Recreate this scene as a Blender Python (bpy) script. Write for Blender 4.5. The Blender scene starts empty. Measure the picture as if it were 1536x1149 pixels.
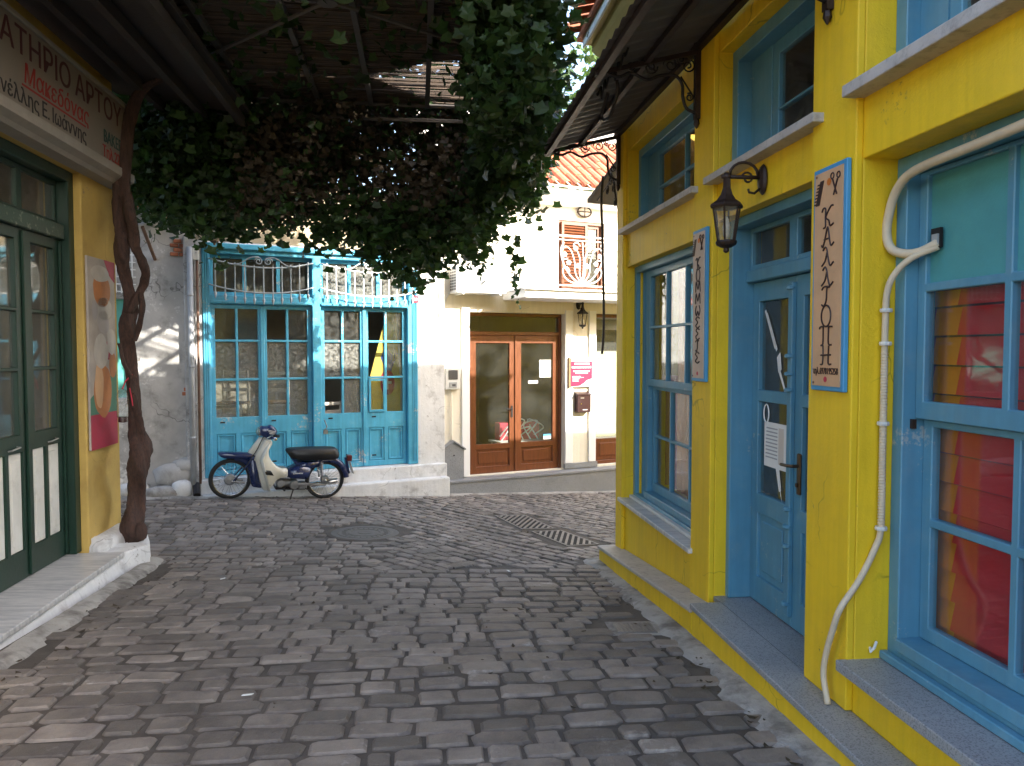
import bpy, bmesh, math, random
from mathutils import Vector, Matrix, noise
random.seed(7)
R = math.radians
SC = bpy.context.scene
COL = SC.collection

# ------------------------------------------------------------------ camera
cam_d = bpy.data.cameras.new('camera'); cam = bpy.data.objects.new('camera', cam_d); COL.objects.link(cam)
cam.location = (0, 0, 1.55); cam.rotation_euler = (R(90 - 2.436), 0, 0)
cam_d.sensor_fit = 'HORIZONTAL'; cam_d.sensor_width = 36; cam_d.lens = 1140 / 1536 * 36
cam_d.clip_start = .05; cam_d.clip_end = 2000
SC.camera = cam
# ------------------------------------------------------------------ sky and sun
SUN = Vector((.90, -.436, .585)).normalized()
w_ = bpy.data.worlds.new('World'); SC.world = w_; w_.use_nodes = True
nt = w_.node_tree; bg = nt.nodes['Background']
sky = nt.nodes.new('ShaderNodeTexSky'); sky.sky_type = 'NISHITA'; sky.sun_disc = False
sky.sun_elevation = math.asin(SUN.z); sky.sun_rotation = math.atan2(SUN.x, SUN.y)
sky.air_density = 1.0; sky.dust_density = 3.0; sky.ozone_density = .8
nt.links.new(sky.outputs[0], bg.inputs[0]); bg.inputs[1].default_value = .15
sl = bpy.data.lights.new('sun', 'SUN'); sun = bpy.data.objects.new('sun', sl); COL.objects.link(sun)
sl.energy = 2.8; sl.angle = R(.53); sl.color = (1, .93, .82)
sun.rotation_euler = (-SUN).to_track_quat('-Z', 'Y').to_euler(); sun.location = SUN * 30
SC.view_settings.view_transform = 'Standard'; SC.view_settings.look = 'None'
SC.view_settings.exposure = 2.62; SC.view_settings.gamma = 1
SC.cycles.max_bounces = 8; SC.cycles.diffuse_bounces = 4; SC.cycles.transparent_max_bounces = 16
SC.cycles.caustics_reflective = False; SC.cycles.caustics_refractive = False
SC.cycles.use_denoising = True

# ------------------------------------------------------------------ materials
MATS = {}
def mat(name, col, rough=.6, var=.12, scale=6, bump=.15, bscale=90, metal=0, col2=None, c2amt=(.55, .75), c2scale=3,
        coat=0, transl=0, island=0, spec=.5, stretch=None, chips=None, streak=0, crack=0):
    """painted / mineral surface: base colour with noise drift, optional second (wear) colour in patches, fine bump"""
    m = bpy.data.materials.new(name); m.use_nodes = True; MATS[name] = m
    n = m.node_tree.nodes; l = m.node_tree.links; b = n['Principled BSDF']
    g = n.new('ShaderNodeNewGeometry'); vec = g.outputs['Position']
    if stretch:
        mp = n.new('ShaderNodeMapping'); mp.inputs['Scale'].default_value = stretch; l.new(vec, mp.inputs[0]); vec = mp.outputs[0]
    def nz(s, d=4, r=.6):
        t = n.new('ShaderNodeTexNoise'); t.inputs['Scale'].default_value = s; t.inputs['Detail'].default_value = d
        t.inputs['Roughness'].default_value = r; l.new(vec, t.inputs['Vector']); return t.outputs[0]
    a = nz(scale)
    mr = n.new('ShaderNodeMapRange'); mr.inputs[1].default_value = .3; mr.inputs[2].default_value = .7
    mr.inputs[3].default_value = 1 - var; mr.inputs[4].default_value = 1 + var; l.new(a, mr.inputs[0])
    fac = mr.outputs[0]
    if island:
        oi = n.new('ShaderNodeObjectInfo'); ad = n.new('ShaderNodeMath'); ad.operation = 'ADD'
        l.new(g.outputs['Random Per Island'], ad.inputs[0]); l.new(oi.outputs['Random'], ad.inputs[1])
        fr = n.new('ShaderNodeMath'); fr.operation = 'FRACT'; l.new(ad.outputs[0], fr.inputs[0])
        m2 = n.new('ShaderNodeMapRange'); m2.inputs[3].default_value = 1 - island; m2.inputs[4].default_value = 1 + island
        l.new(fr.outputs[0], m2.inputs[0])
        mu = n.new('ShaderNodeMath'); mu.operation = 'MULTIPLY'; l.new(fac, mu.inputs[0]); l.new(m2.outputs[0], mu.inputs[1]); fac = mu.outputs[0]
    src = None
    if col2:
        c = nz(c2scale, 6, .65); rp = n.new('ShaderNodeMapRange'); rp.inputs[1].default_value = c2amt[0]; rp.inputs[2].default_value = c2amt[1]
        l.new(c, rp.inputs[0]); mx = n.new('ShaderNodeMix'); mx.data_type = 'RGBA'
        mx.inputs[6].default_value = (*col, 1); mx.inputs[7].default_value = (*col2, 1); l.new(rp.outputs[0], mx.inputs[0]); src = mx.outputs[2]
    if streak:      # brush marks and run-off streaks, drawn out vertically
        mp = n.new('ShaderNodeMapping'); mp.inputs['Scale'].default_value = (26, 26, 1.6); l.new(g.outputs['Position'], mp.inputs[0])
        ts = n.new('ShaderNodeTexNoise'); ts.inputs['Scale'].default_value = 1; ts.inputs['Detail'].default_value = 5; l.new(mp.outputs[0], ts.inputs['Vector'])
        ms_ = n.new('ShaderNodeMapRange'); ms_.inputs[1].default_value = .3; ms_.inputs[2].default_value = .7; ms_.inputs[3].default_value = 1 - streak; ms_.inputs[4].default_value = 1 + streak; l.new(ts.outputs[0], ms_.inputs[0])
        mm = n.new('ShaderNodeMath'); mm.operation = 'MULTIPLY'; l.new(fac, mm.inputs[0]); l.new(ms_.outputs[0], mm.inputs[1]); fac = mm.outputs[0]
    if chips:       # small chips and scuffs of another colour, clustered
        cc, lo, hi, cs = chips
        q1 = nz(cs, 6, .75); q2 = nz(cs * .12, 3, .5); mq = n.new('ShaderNodeMath'); mq.operation = 'ADD'; l.new(q1, mq.inputs[0]); l.new(q2, mq.inputs[1])
        rq_ = n.new('ShaderNodeMapRange'); rq_.inputs[1].default_value = lo; rq_.inputs[2].default_value = hi; l.new(mq.outputs[0], rq_.inputs[0])
        mc = n.new('ShaderNodeMix'); mc.data_type = 'RGBA'; mc.inputs[7].default_value = (*cc, 1); l.new(rq_.outputs[0], mc.inputs[0])
        if src: l.new(src, mc.inputs[6])
        else: mc.inputs[6].default_value = (*col, 1)
        src = mc.outputs[2]
    if crack:       # hairline cracks that come and go
        wn = n.new('ShaderNodeTexNoise'); wn.inputs['Scale'].default_value = 5; l.new(g.outputs['Position'], wn.inputs['Vector'])
        wa = n.new('ShaderNodeVectorMath'); wa.operation = 'MULTIPLY_ADD'; wa.inputs[1].default_value = (.25, .25, .25); l.new(wn.outputs[1], wa.inputs[0]); l.new(g.outputs['Position'], wa.inputs[2])
        vo = n.new('ShaderNodeTexVoronoi'); vo.feature = 'DISTANCE_TO_EDGE'; vo.inputs['Scale'].default_value = 1.3; l.new(wa.outputs[0], vo.inputs['Vector'])
        vm = n.new('ShaderNodeMapRange'); vm.inputs[1].default_value = .001; vm.inputs[2].default_value = .007; vm.inputs[3].default_value = 1 - crack; vm.inputs[4].default_value = 1; l.new(vo.outputs[0], vm.inputs[0])
        kn = nz(1.9, 2); km = n.new('ShaderNodeMapRange'); km.inputs[1].default_value = .50; km.inputs[2].default_value = .58; l.new(kn, km.inputs[0])
        kx = n.new('ShaderNodeMix'); kx.data_type = 'FLOAT'; kx.inputs[2].default_value = 1; l.new(km.outputs[0], kx.inputs[0]); l.new(vm.outputs[0], kx.inputs[3])
        ky = n.new('ShaderNodeMath'); ky.operation = 'MULTIPLY'; l.new(fac, ky.inputs[0]); l.new(kx.outputs[0], ky.inputs[1]); fac = ky.outputs[0]
    hs = n.new('ShaderNodeHueSaturation'); l.new(fac, hs.inputs['Value'])
    if src: l.new(src, hs.inputs['Color'])
    else: hs.inputs['Color'].default_value = (*col, 1)
    l.new(hs.outputs[0], b.inputs['Base Color'])
    b.inputs['Roughness'].default_value = rough; b.inputs['Metallic'].default_value = metal
    b.inputs['Specular IOR Level'].default_value = spec
    rr = n.new('ShaderNodeMapRange'); rr.inputs[3].default_value = max(.03, rough - .12); rr.inputs[4].default_value = min(1, rough + .12)
    l.new(a, rr.inputs[0]); l.new(rr.outputs[0], b.inputs['Roughness'])
    if coat: b.inputs['Coat Weight'].default_value = coat; b.inputs['Coat Roughness'].default_value = .08
    if bump:
        bn = n.new('ShaderNodeBump'); bn.inputs['Strength'].default_value = bump; bn.inputs['Distance'].default_value = .01
        l.new(nz(bscale, 5, .7), bn.inputs['Height']); l.new(bn.outputs[0], b.inputs['Normal'])
    if transl:
        tr = n.new('ShaderNodeBsdfTranslucent'); l.new(hs.outputs[0], tr.inputs[0]); ms = n.new('ShaderNodeMixShader')
        ms.inputs[0].default_value = transl; l.new(b.outputs[0], ms.inputs[1]); l.new(tr.outputs[0], ms.inputs[2])
        l.new(ms.outputs[0], n['Material Output'].inputs[0])
    return m
def glassmat(name, tint=(.9, .95, .95), dirt=.06, dcol=(.45, .45, .42), rough=.02, ds=14):
    m = bpy.data.materials.new(name); m.use_nodes = True; MATS[name] = m
    n = m.node_tree.nodes; l = m.node_tree.links; n.remove(n['Principled BSDF'])
    tr = n.new('ShaderNodeBsdfTransparent'); tr.inputs[0].default_value = (*tint, 1)
    gl = n.new('ShaderNodeBsdfGlossy'); gl.inputs['Roughness'].default_value = rough
    fr = n.new('ShaderNodeFresnel'); g0 = n.new('ShaderNodeNewGeometry'); io = n.new('ShaderNodeMapRange')
    io.inputs[3].default_value = 1.5; io.inputs[4].default_value = 1 / 1.5; l.new(g0.outputs['Backfacing'], io.inputs[0]); l.new(io.outputs[0], fr.inputs[0])   # same reflectance on both faces of a thin pane
    bn = n.new('ShaderNodeBump'); bn.inputs['Strength'].default_value = .015; tn = n.new('ShaderNodeTexNoise'); tn.inputs['Scale'].default_value = 4
    g = n.new('ShaderNodeNewGeometry'); l.new(g.outputs['Position'], tn.inputs['Vector']); l.new(tn.outputs[0], bn.inputs['Height']); l.new(bn.outputs[0], gl.inputs['Normal'])
    m1 = n.new('ShaderNodeMixShader'); l.new(fr.outputs[0], m1.inputs[0]); l.new(tr.outputs[0], m1.inputs[1]); l.new(gl.outputs[0], m1.inputs[2])
    df = n.new('ShaderNodeBsdfDiffuse'); df.inputs[0].default_value = (*dcol, 1)
    t2 = n.new('ShaderNodeTexNoise'); t2.inputs['Scale'].default_value = ds; t2.inputs['Detail'].default_value = 6; l.new(g.outputs['Position'], t2.inputs['Vector'])
    mr = n.new('ShaderNodeMapRange'); mr.inputs[1].default_value = .35; mr.inputs[2].default_value = .75; mr.inputs[3].default_value = dirt * .3; mr.inputs[4].default_value = dirt * 2
    l.new(t2.outputs[0], mr.inputs[0])
    m2 = n.new('ShaderNodeMixShader'); l.new(mr.outputs[0], m2.inputs[0]); l.new(m1.outputs[0], m2.inputs[1]); l.new(df.outputs[0], m2.inputs[2])
    l.new(m2.outputs[0], n['Material Output'].inputs[0]); return m

mat('yellow', (.77, .515, .012), .58, .08, 2.0, .35, 45, col2=(.66, .43, .022), c2amt=(.5, .78), c2scale=1.6, chips=((.26, .18, .05), 1.27, 1.37, 26), streak=.06, crack=.45)
mat('cream_up', (.62, .52, .22), .7, .08, 3, .2, 60)
mat('blue', (.092, .255, .365), .42, .10, 3, .12, 45, col2=(.14, .28, .36), c2amt=(.5, .8), c2scale=7, chips=((.30, .36, .38), 1.24, 1.30, 40), streak=.07)
mat('shopblue', (.075, .37, .55), .45, .12, 4, .2, 40, col2=(.14, .40, .52), c2amt=(.56, .8), c2scale=8, chips=((.42, .46, .46), 1.19, 1.25, 30), streak=.10)
mat('teal', (.07, .29, .31), .6, .10, 5, .2, 60)
mat('green', (.003, .023, .014), .45, .2, 4, .15, 40)
mat('greenworn', (.03, .06, .045), .5, .3, 8, .3, 50, col2=(.28, .29, .26), c2amt=(.56, .70), c2scale=16)
mat('whitepaint', (.62, .62, .59), .55, .08, 5, .2, 50, col2=(.42, .41, .38), c2amt=(.55, .8), c2scale=6)
mat('ochre', (.50, .345, .095), .8, .14, 2, .55, 38, col2=(.38, .25, .07), c2amt=(.52, .8), c2scale=3, crack=.4, chips=((.30, .22, .12), 1.22, 1.32, 20))
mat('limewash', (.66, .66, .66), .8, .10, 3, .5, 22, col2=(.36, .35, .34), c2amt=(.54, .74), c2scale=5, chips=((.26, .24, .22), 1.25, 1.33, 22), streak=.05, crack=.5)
mat('greywall', (.46, .45, .44), .85, .2, 2.2, .6, 16, col2=(.19, .18, .165), c2amt=(.5, .72), c2scale=3.2, crack=.6, chips=((.62, .61, .6), 1.14, 1.22, 18))
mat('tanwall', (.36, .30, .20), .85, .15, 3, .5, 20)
mat('housewall', (.76, .71, .60), .8, .06, 2, .2, 40, streak=.05, crack=.2)
mat('housewhite', (.82, .82, .82), .7, .03, 3, .15, 40)
mat('granite', (.26, .27, .285), .45, .10, 3, .1, 200, col2=(.12, .12, .13), c2amt=(.5, .62), c2scale=150)
mat('slabgranite', (.30, .31, .32), .45, .12, 3, .12, 200, col2=(.14, .14, .15), c2amt=(.5, .62), c2scale=140)
mat('marble', (.55, .54, .53), .35, .10, 3, .1, 60, col2=(.30, .31, .33), c2amt=(.42, .7), c2scale=2, stretch=(2, 14, 2))
mat('sillstone', (.44, .41, .38), .6, .15, 6, .35, 60, col2=(.26, .24, .22), c2amt=(.5, .7), c2scale=24)
mat('brown', (.13, .038, .012), .38, .2, 5, .1, 40, coat=.25, stretch=(6, 6, 1))
mat('darkiron', (.018, .014, .013), .5, .2, 10, .2, 80, metal=.3)
mat('ironbrown', (.030, .016, .011), .5, .3, 12, .25, 60, metal=.3)
mat('whiteiron', (.80, .80, .78), .5, .06, 10, .1, 60)
mat('greyiron', (.32, .36, .38), .5, .15, 10, .2, 60)
mat('steel', (.42, .42, .43), .32, .12, 12, .08, 60, metal=.9)
mat('sheet', (.13, .115, .105), .6, .2, 4, .2, 40, metal=.2)
mat('beamgrey', (.085, .075, .07), .7, .2, 6, .2, 40)
mat('reed', (.075, .052, .036), .85, .3, 8, .2, 60, island=.35)
mat('stone', (.205, .174, .148), .62, .22, 5, 1.0, 70, island=.36, col2=(.14, .118, .11), c2amt=(.45, .7), c2scale=7, chips=((.30, .27, .24), 1.16, 1.30, 14))
mat('mortar', (.092, .077, .064), .9, .28, 3, .9, 45, col2=(.15, .13, .108), c2amt=(.52, .74), c2scale=2.2)
mat('cement', (.36, .34, .31), .9, .18, 4, .8, 40, col2=(.16, .145, .13), c2amt=(.46, .66), c2scale=5)
mat('castiron', (.21, .195, .18), .5, .2, 12, .3, 90, metal=.5)
mat('wornlid', (.115, .105, .098), .6, .2, 12, .3, 90, metal=.2)
mat('boardcream', (.56, .43, .33), .6, .12, 8, .15, 60, streak=.05)
mat('hole', (.01, .01, .01), .9, 0, 1, 0)  # flat black standing in for the darkness inside openings
mat('tile', (.44, .15, .075), .8, .2, 6, .3, 50, island=.25, col2=(.30, .12, .07), c2amt=(.5, .75), c2scale=8)
mat('roofwhite', (.70, .66, .60), .8, .08, 4, .2, 40)
mat('leaf', (.028, .063, .013), .5, .15, 10, 0, island=.45, transl=.42)
mat('leafdry', (.05, .036, .02), .7, .15, 10, 0, island=.4, transl=.2)
mat('treeleaf', (.06, .11, .02), .55, .15, 10, 0, island=.35, transl=.45)
mat('bark', (.070, .036, .027), .9, .3, 9, 1.0, 40, col2=(.04, .025, .02), c2amt=(.45, .65), c2scale=22, stretch=(3, 3, .6))
mat('navy', (.008, .020, .085), .28, .12, 8, .05, 40, coat=.6)
mat('creamplastic', (.60, .58, .50), .35, .05, 6, .05, 40, coat=.3)
mat('blackvinyl', (.012, .012, .014), .42, .15, 20, .2, 120)
mat('rubber', (.014, .014, .014), .75, .15, 20, .2, 120)
mat('chrome', (.62, .62, .63), .18, .05, 10, 0, metal=1)
mat('engine', (.28, .28, .28), .42, .2, 18, .2, 60, metal=.8)
mat('redlens', (.10, .012, .010), .3, .05, 5, 0)
mat('amber', (.30, .09, .01), .3, .05, 5, 0)
mat('red', (.50, .03, .06), .5, .08, 5, .1, 40)
mat('orange', (.62, .17, .02), .6, .1, 5, .1, 40)
mat('magenta', (.28, .02, .10), .7, .1, 5, .15, 60)
mat('violet', (.10, .02, .09), .7, .1, 5, .15, 60)
mat('signred', (.42, .012, .06), .4, .05, 5, .05, 40)
mat('signtan', (.58, .35, .19), .6, .1, 8, .15, 60)
mat('signgrey', (.30, .275, .25), .6, .1, 8, .15, 60)
mat('signblue', (.06, .28, .52), .45, .08, 5, .1, 40)
mat('ink', (.030, .012, .010), .6, .05, 5, 0)
mat('inkred', (.30, .015, .015), .6, .05, 5, 0)
mat('inkgreen', (.01, .06, .06), .6, .05, 5, 0)
mat('inkblack', (.012, .011, .014), .6, .05, 5, 0)
mat('inkplum', (.07, .012, .022), .6, .05, 5, 0)
mat('signboard', (.22, .19, .168), .55, .1, 3, .1, 40)
mat('paper', (.78, .78, .76), .7, .05, 5, .1, 40)
mat('paperprint', (.35, .36, .38), .7, .05, 5, 0)
mat('plastic', (.66, .66, .64), .45, .05, 6, .05, 40)
mat('plasticdark', (.08, .08, .085), .4, .05, 6, .05, 40)
mat('conduit', (.60, .50, .36), .55, .1, 12, .1, 60)
mat('pipegrey', (.36, .37, .38), .5, .12, 8, .1, 40)
mat('rustpipe', (.16, .09, .06), .8, .3, 10, .4, 50)
mat('mailbox', (.030, .010, .012), .35, .08, 6, .05, 40, coat=.2)
mat('blind', (.60, .52, .36), .7, .05, 6, .1, 40)
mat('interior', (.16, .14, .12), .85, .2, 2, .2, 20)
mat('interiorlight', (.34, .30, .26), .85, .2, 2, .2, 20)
mat('sail', (.66, .50, .10), .6, .06, 4, .15, 30)
mat('sailblue', (.03, .06, .25), .6, .05, 4, 0)
mat('wood', (.22, .13, .06), .7, .2, 5, .3, 40, stretch=(2, 2, 8))
mat('darkwood', (.030, .022, .020), .8, .2, 5, .3, 40)
mat('plaster_skin', (.58, .44, .34), .6, .1, 6, .05, 40)
mat('bronze', (.14, .09, .055), .4, .2, 15, .1, 60, metal=.8)
mat('pale', (.62, .56, .50), .6, .1, 4, .05, 40)
mat('cloudgrey', (.34, .31, .31), .6, .1, 4, .05, 40)
mat('artpale', (.36, .32, .29), .6, .2, 5, .05, 40)
mat('artorange', (.42, .16, .05), .6, .2, 7, .05, 40)
mat('artwhite', (.44, .41, .38), .6, .15, 7, .05, 40)
mat('artred', (.34, .02, .05), .6, .15, 6, .05, 40)
mat('artgreen', (.06, .17, .11), .6, .15, 6, .05, 40)
mat('mint', (.06, .30, .24), .6, .1, 4, .05, 40)
mat('aqua', (.14, .55, .48), .6, .06, 4, .1, 40)
glassmat('glass', dirt=.018, ds=3); glassmat('oldglass', (.85, .87, .85), .05, (.42, .42, .40), .04)
glassmat('dirtyglass', (.88, .90, .88), .16, (.55, .55, .52), .05, 30)
glassmat('lampglass', (.85, .82, .75), .16, (.6, .56, .48), .15, 40)
glassmat('bottleplastic', (.9, .92, .92), .10, (.6, .6, .6), .08, 40)

# ------------------------------------------------------------------ mesh builder
class MB:
    def __init__(s, sg=1): s.v = []; s.f = []; s.s = sg
    def add(s, vs, fs):
        o = len(s.v); s.v += [tuple(p) for p in vs]; s.f += [tuple(i + o for i in q) for q in fs]; return s
    def box(s, x0, x1, y0, y1, z0, z1):
        return s.add([(x0, y0, z0), (x1, y0, z0), (x1, y1, z0), (x0, y1, z0), (x0, y0, z1), (x1, y0, z1), (x1, y1, z1), (x0, y1, z1)],
                     [(0, 3, 2, 1), (4, 5, 6, 7), (0, 1, 5, 4), (1, 2, 6, 5), (2, 3, 7, 6), (3, 0, 4, 7)])
    def prism(s, poly, a, b, ax='y'):
        """extrude a 2D polygon from a to b along axis ax; poly gives the two other coordinates in x,y,z order"""
        def P(q, t): return (q[0], t, q[1]) if ax == 'y' else (t, q[0], q[1]) if ax == 'x' else (q[0], q[1], t)
        n = len(poly)
        return s.add([P(q, a) for q in poly] + [P(q, b) for q in poly],
                     [tuple(range(n)), tuple(range(2 * n - 1, n - 1, -1))] + [(i, (i + 1) % n, n + (i + 1) % n, n + i) for i in range(n)])
    def loft(s, rings, cap=True, closed=True):
        n = len(rings[0]); vs = [p for r in rings for p in r]; fs = []
        for k in range(len(rings) - 1):
            for i in range(n if closed else n - 1):
                j = (i + 1) % n; fs.append((k * n + i, k * n + j, (k + 1) * n + j, (k + 1) * n + i))
        if cap: fs += [tuple(range(n - 1, -1, -1)), tuple(range((len(rings) - 1) * n, len(rings) * n))]
        return s.add(vs, fs)
    def tube(s, pts, r, n=6, cap=True):
        pts = [Vector(p) for p in pts]; rad = r if isinstance(r, (list, tuple)) else [r] * len(pts)
        rings = []; up = None
        for i, p in enumerate(pts):
            t = (pts[min(i + 1, len(pts) - 1)] - pts[max(i - 1, 0)])
            if t.length < 1e-9: t = Vector((0, 0, 1))
            t.normalize()
            if up is None: up = Vector((0, 0, 1)) if abs(t.z) < .9 else Vector((1, 0, 0))
            a = up - t * up.dot(t)
            if a.length < 1e-6: a = t.orthogonal()
            a.normalize(); b = t.cross(a); up = a
            rings.append([p + (a * math.cos(2 * math.pi * k / n) + b * math.sin(2 * math.pi * k / n)) * rad[i] for k in range(n)])
        return s.loft(rings, cap)
    def lathe(s, prof, n=16, c=(0, 0, 0), ax='z', rot=0):
        c = Vector(c); rings = []
        for r, h in prof:
            ring = []
            for k in range(n):
                a = 2 * math.pi * k / n + rot; x, y = r * math.cos(a), r * math.sin(a)
                ring.append(c + Vector((x, y, h) if ax == 'z' else (x, h, y) if ax == 'y' else (h, x, y)))
            rings.append(ring)
        return s.loft(rings)
    def build(s, name, m, parent=None, smooth=False, bevel=0, fix=True, seg=1):
        me = bpy.data.meshes.new(name)
        vs = s.v if s.s > 0 else [(x, -y, z) for x, y, z in s.v]
        me.from_pydata(vs, [], s.f)
        if fix:
            bm = bmesh.new(); bm.from_mesh(me); bmesh.ops.recalc_face_normals(bm, faces=bm.faces); bm.to_mesh(me); bm.free()
        if smooth: me.polygons.foreach_set('use_smooth', [True] * len(me.polygons))
        me.materials.append(MATS[m]); me.update()
        o = bpy.data.objects.new(name, me); COL.objects.link(o)
        if parent: o.parent = parent
        if bevel:
            b = o.modifiers.new('edge', 'BEVEL'); b.width = bevel; b.segments = seg; b.limit_method = 'ANGLE'; b.angle_limit = R(40)
        return o

class Frame:
    """a wall's own axes: u along it, w out of it, z up; sg = -1 where (u, w, z) is left-handed"""
    def __init__(s, o, u, w):
        s.o = Vector(o); s.u = Vector(u).normalized(); s.w = Vector(w).normalized()
        s.sg = 1 if s.u.x * s.w.y - s.u.y * s.w.x > 0 else -1; s.a = math.atan2(s.u.y, s.u.x)
    def pt(s, u, w, z=0): q = s.o + s.u * u + s.w * w; return Vector((q.x, q.y, z))
D = Vector((-141, 1140)).normalized(); Efac = Vector((2300, 1140)).normalized()
FR = Frame((1.404, 3.598), D, (-D.y, D.x))          # yellow building, street face
FL = Frame((-3.59, 6.43), D, (D.y, -D.x))           # bakery, street face
FF = Frame((-.97, 11.25), Efac, (Efac.y, -Efac.x))  # houses across the junction

def tag(o, label, cat, group=None, kind=None):
    if label: o['label'] = label
    if cat: o['category'] = cat
    if group: o['group'] = group
    if kind: o['kind'] = kind
    return o
def root(name, label, cat, fr=None, u=0, w=0, z=0, group=None, rz=0):
    o = bpy.data.objects.new(name, None); COL.objects.link(o); o.empty_display_size = .1
    if fr: o.location = fr.pt(u, w, z); o.rotation_euler = (0, 0, fr.a + rz)
    else: o.location = (u, w, z); o.rotation_euler = (0, 0, rz)
    return tag(o, label, cat, group)
def copy_part(o, parent, loc=(0, 0, 0), rot=(0, 0, 0), scale=(1, 1, 1)):
    c = o.copy(); COL.objects.link(c); c.parent = parent; c.location = loc; c.rotation_euler = rot; c.scale = scale; return c

def smooth(a, b, x): t = max(0, min(1, (x - a) / (b - a))); return t * t * (3 - 2 * t)
def gz(x, y):
    """height of the street: falls away from the camera, and to the right at the junction"""
    y = max(-12, min(16, y)); x = max(-9, min(12, x))
    lat = -.05 * (x + 1) * smooth(4, 8, y) if x > -1 else -.065 * (x + 1) * smooth(6.6, 9.5, y)
    return -.052 * y + lat

def wallholes(mb, u0, u1, z0, z1, holes, w0, w1):
    """slab between w0 (outer) and w1 (inner) with rectangular openings (ua,ub,za,zb)"""
    us = sorted({u0, u1, *[min(max(h[i], u0), u1) for h in holes for i in (0, 1)]}); zs = sorted({z0, z1, *[min(max(h[i], z0), z1) for h in holes for i in (2, 3)]})
    def solid(i, j):
        if i < 0 or j < 0 or i >= len(us) - 1 or j >= len(zs) - 1: return False
        cu, cz = (us[i] + us[i + 1]) / 2, (zs[j] + zs[j + 1]) / 2
        return not any(h[0] < cu < h[1] and h[2] < cz < h[3] for h in holes)
    idx = {}
    def V(i, j, k):
        if (i, j, k) not in idx: idx[(i, j, k)] = len(mb.v); mb.v.append((us[i], (w0, w1)[k], zs[j]))
        return idx[(i, j, k)]
    for i in range(len(us) - 1):
        for j in range(len(zs) - 1):
            if not solid(i, j): continue
            for k in (0, 1): mb.f.append((V(i, j, k), V(i + 1, j, k), V(i + 1, j + 1, k), V(i, j + 1, k)))
            if not solid(i - 1, j): mb.f.append((V(i, j, 0), V(i, j + 1, 0), V(i, j + 1, 1), V(i, j, 1)))
            if not solid(i + 1, j): mb.f.append((V(i + 1, j, 0), V(i + 1, j + 1, 0), V(i + 1, j + 1, 1), V(i + 1, j, 1)))
            if not solid(i, j - 1): mb.f.append((V(i, j, 0), V(i + 1, j, 0), V(i + 1, j, 1), V(i, j, 1)))
            if not solid(i, j + 1): mb.f.append((V(i, j + 1, 0), V(i + 1, j + 1, 0), V(i + 1, j + 1, 1), V(i, j + 1, 1)))
    return mb
def ringframe(mb, u0, u1, z0, z1, t, w0, w1, tb=None, tt=None):
    tb = t if tb is None else tb; tt = t if tt is None else tt
    wallholes(mb, u0, u1, z0, z1, [(u0 + t, u1 - t, z0 + tb, z1 - tt)], w0, w1); return mb
def panes(parent, sg, cells, w, m='glass', th=.004):
    for a, b, c, d in cells: MB(sg).box(a, b, w - th, w, c, d).build('pane', m, parent)
def text_mesh(mb, s, size, u, z, w, dirn=1, align='LEFT', squeeze=1, ext=.0015, shear=0):
    c = bpy.data.curves.new('t', 'FONT'); c.body = s; c.size = size; c.align_x = align; c.extrude = ext; c.resolution_u = 2; c.shear = shear
    o = bpy.data.objects.new('t', c); COL.objects.link(o); dg = bpy.context.evaluated_depsgraph_get()
    me = bpy.data.meshes.new_from_object(o.evaluated_get(dg))
    mb.add([(u + dirn * v.co.x * squeeze, w + v.co.z, z + v.co.y) for v in me.vertices], [tuple(p.vertices) for p in me.polygons])
    bpy.data.objects.remove(o); bpy.data.curves.remove(c); bpy.data.meshes.remove(me)
def spiral(cx, cz, r0, r1, a0, turns, n=18):
    return [(cx + (r0 + (r1 - r0) * t / n) * math.cos(a0 + turns * 2 * math.pi * t / n), cz + (r0 + (r1 - r0) * t / n) * math.sin(a0 + turns * 2 * math.pi * t / n)) for t in range(n + 1)]
def smoothline(pts, k=6):
    """Catmull-Rom through points"""
    P = [Vector(p) for p in pts]; P = [P[0] * 2 - P[1]] + P + [P[-1] * 2 - P[-2]]; out = []
    for i in range(1, len(P) - 2):
        for j in range(k):
            t = j / k; a, b, c, d = P[i - 1], P[i], P[i + 1], P[i + 2]
            out.append(.5 * ((2 * b) + (c - a) * t + (2 * a - 5 * b + 4 * c - d) * t * t + (3 * b - a - 3 * c + d) * t ** 3))
    out.append(P[-2]); return out

# ================================================================== THE STREET
def ground_sheet():
    mb = MB(); xs = [-60, -30, -16] + [-9 + .3 * i for i in range(71)] + [20, 40, 60]; ys = [-60, -30, -16] + [-12 + .3 * i for i in range(94)] + [24, 40, 80]
    for y in ys:
        for x in xs: mb.v.append((x, y, gz(x, y) + .004 * noise.noise(Vector((x * 2, y * 2, 0)))))
    n = len(xs)
    for j in range(len(ys) - 1):
        for i in range(n - 1): mb.f.append((j * n + i, j * n + i + 1, (j + 1) * n + i + 1, (j + 1) * n + i))
    o = mb.build('ground', 'mortar', smooth=True, fix=False)
    return tag(o, 'grey cobbled street paving sloping down towards the junction', 'ground', kind='structure')
ground = ground_sheet()
CR = FR.pt(3.5, 0); CL = FL.pt(.66, 0); NE = Vector((-Efac.y, Efac.x))
GRATES = [((.14, 9.12), (.36, -.93), .42, .92), ((.57, 8.24), (.45, -.89), .40, .80)]
MANHOLE = (-1.57, 8.05, .36); COVER = ((.80, 4.90), .27, .23)
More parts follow.
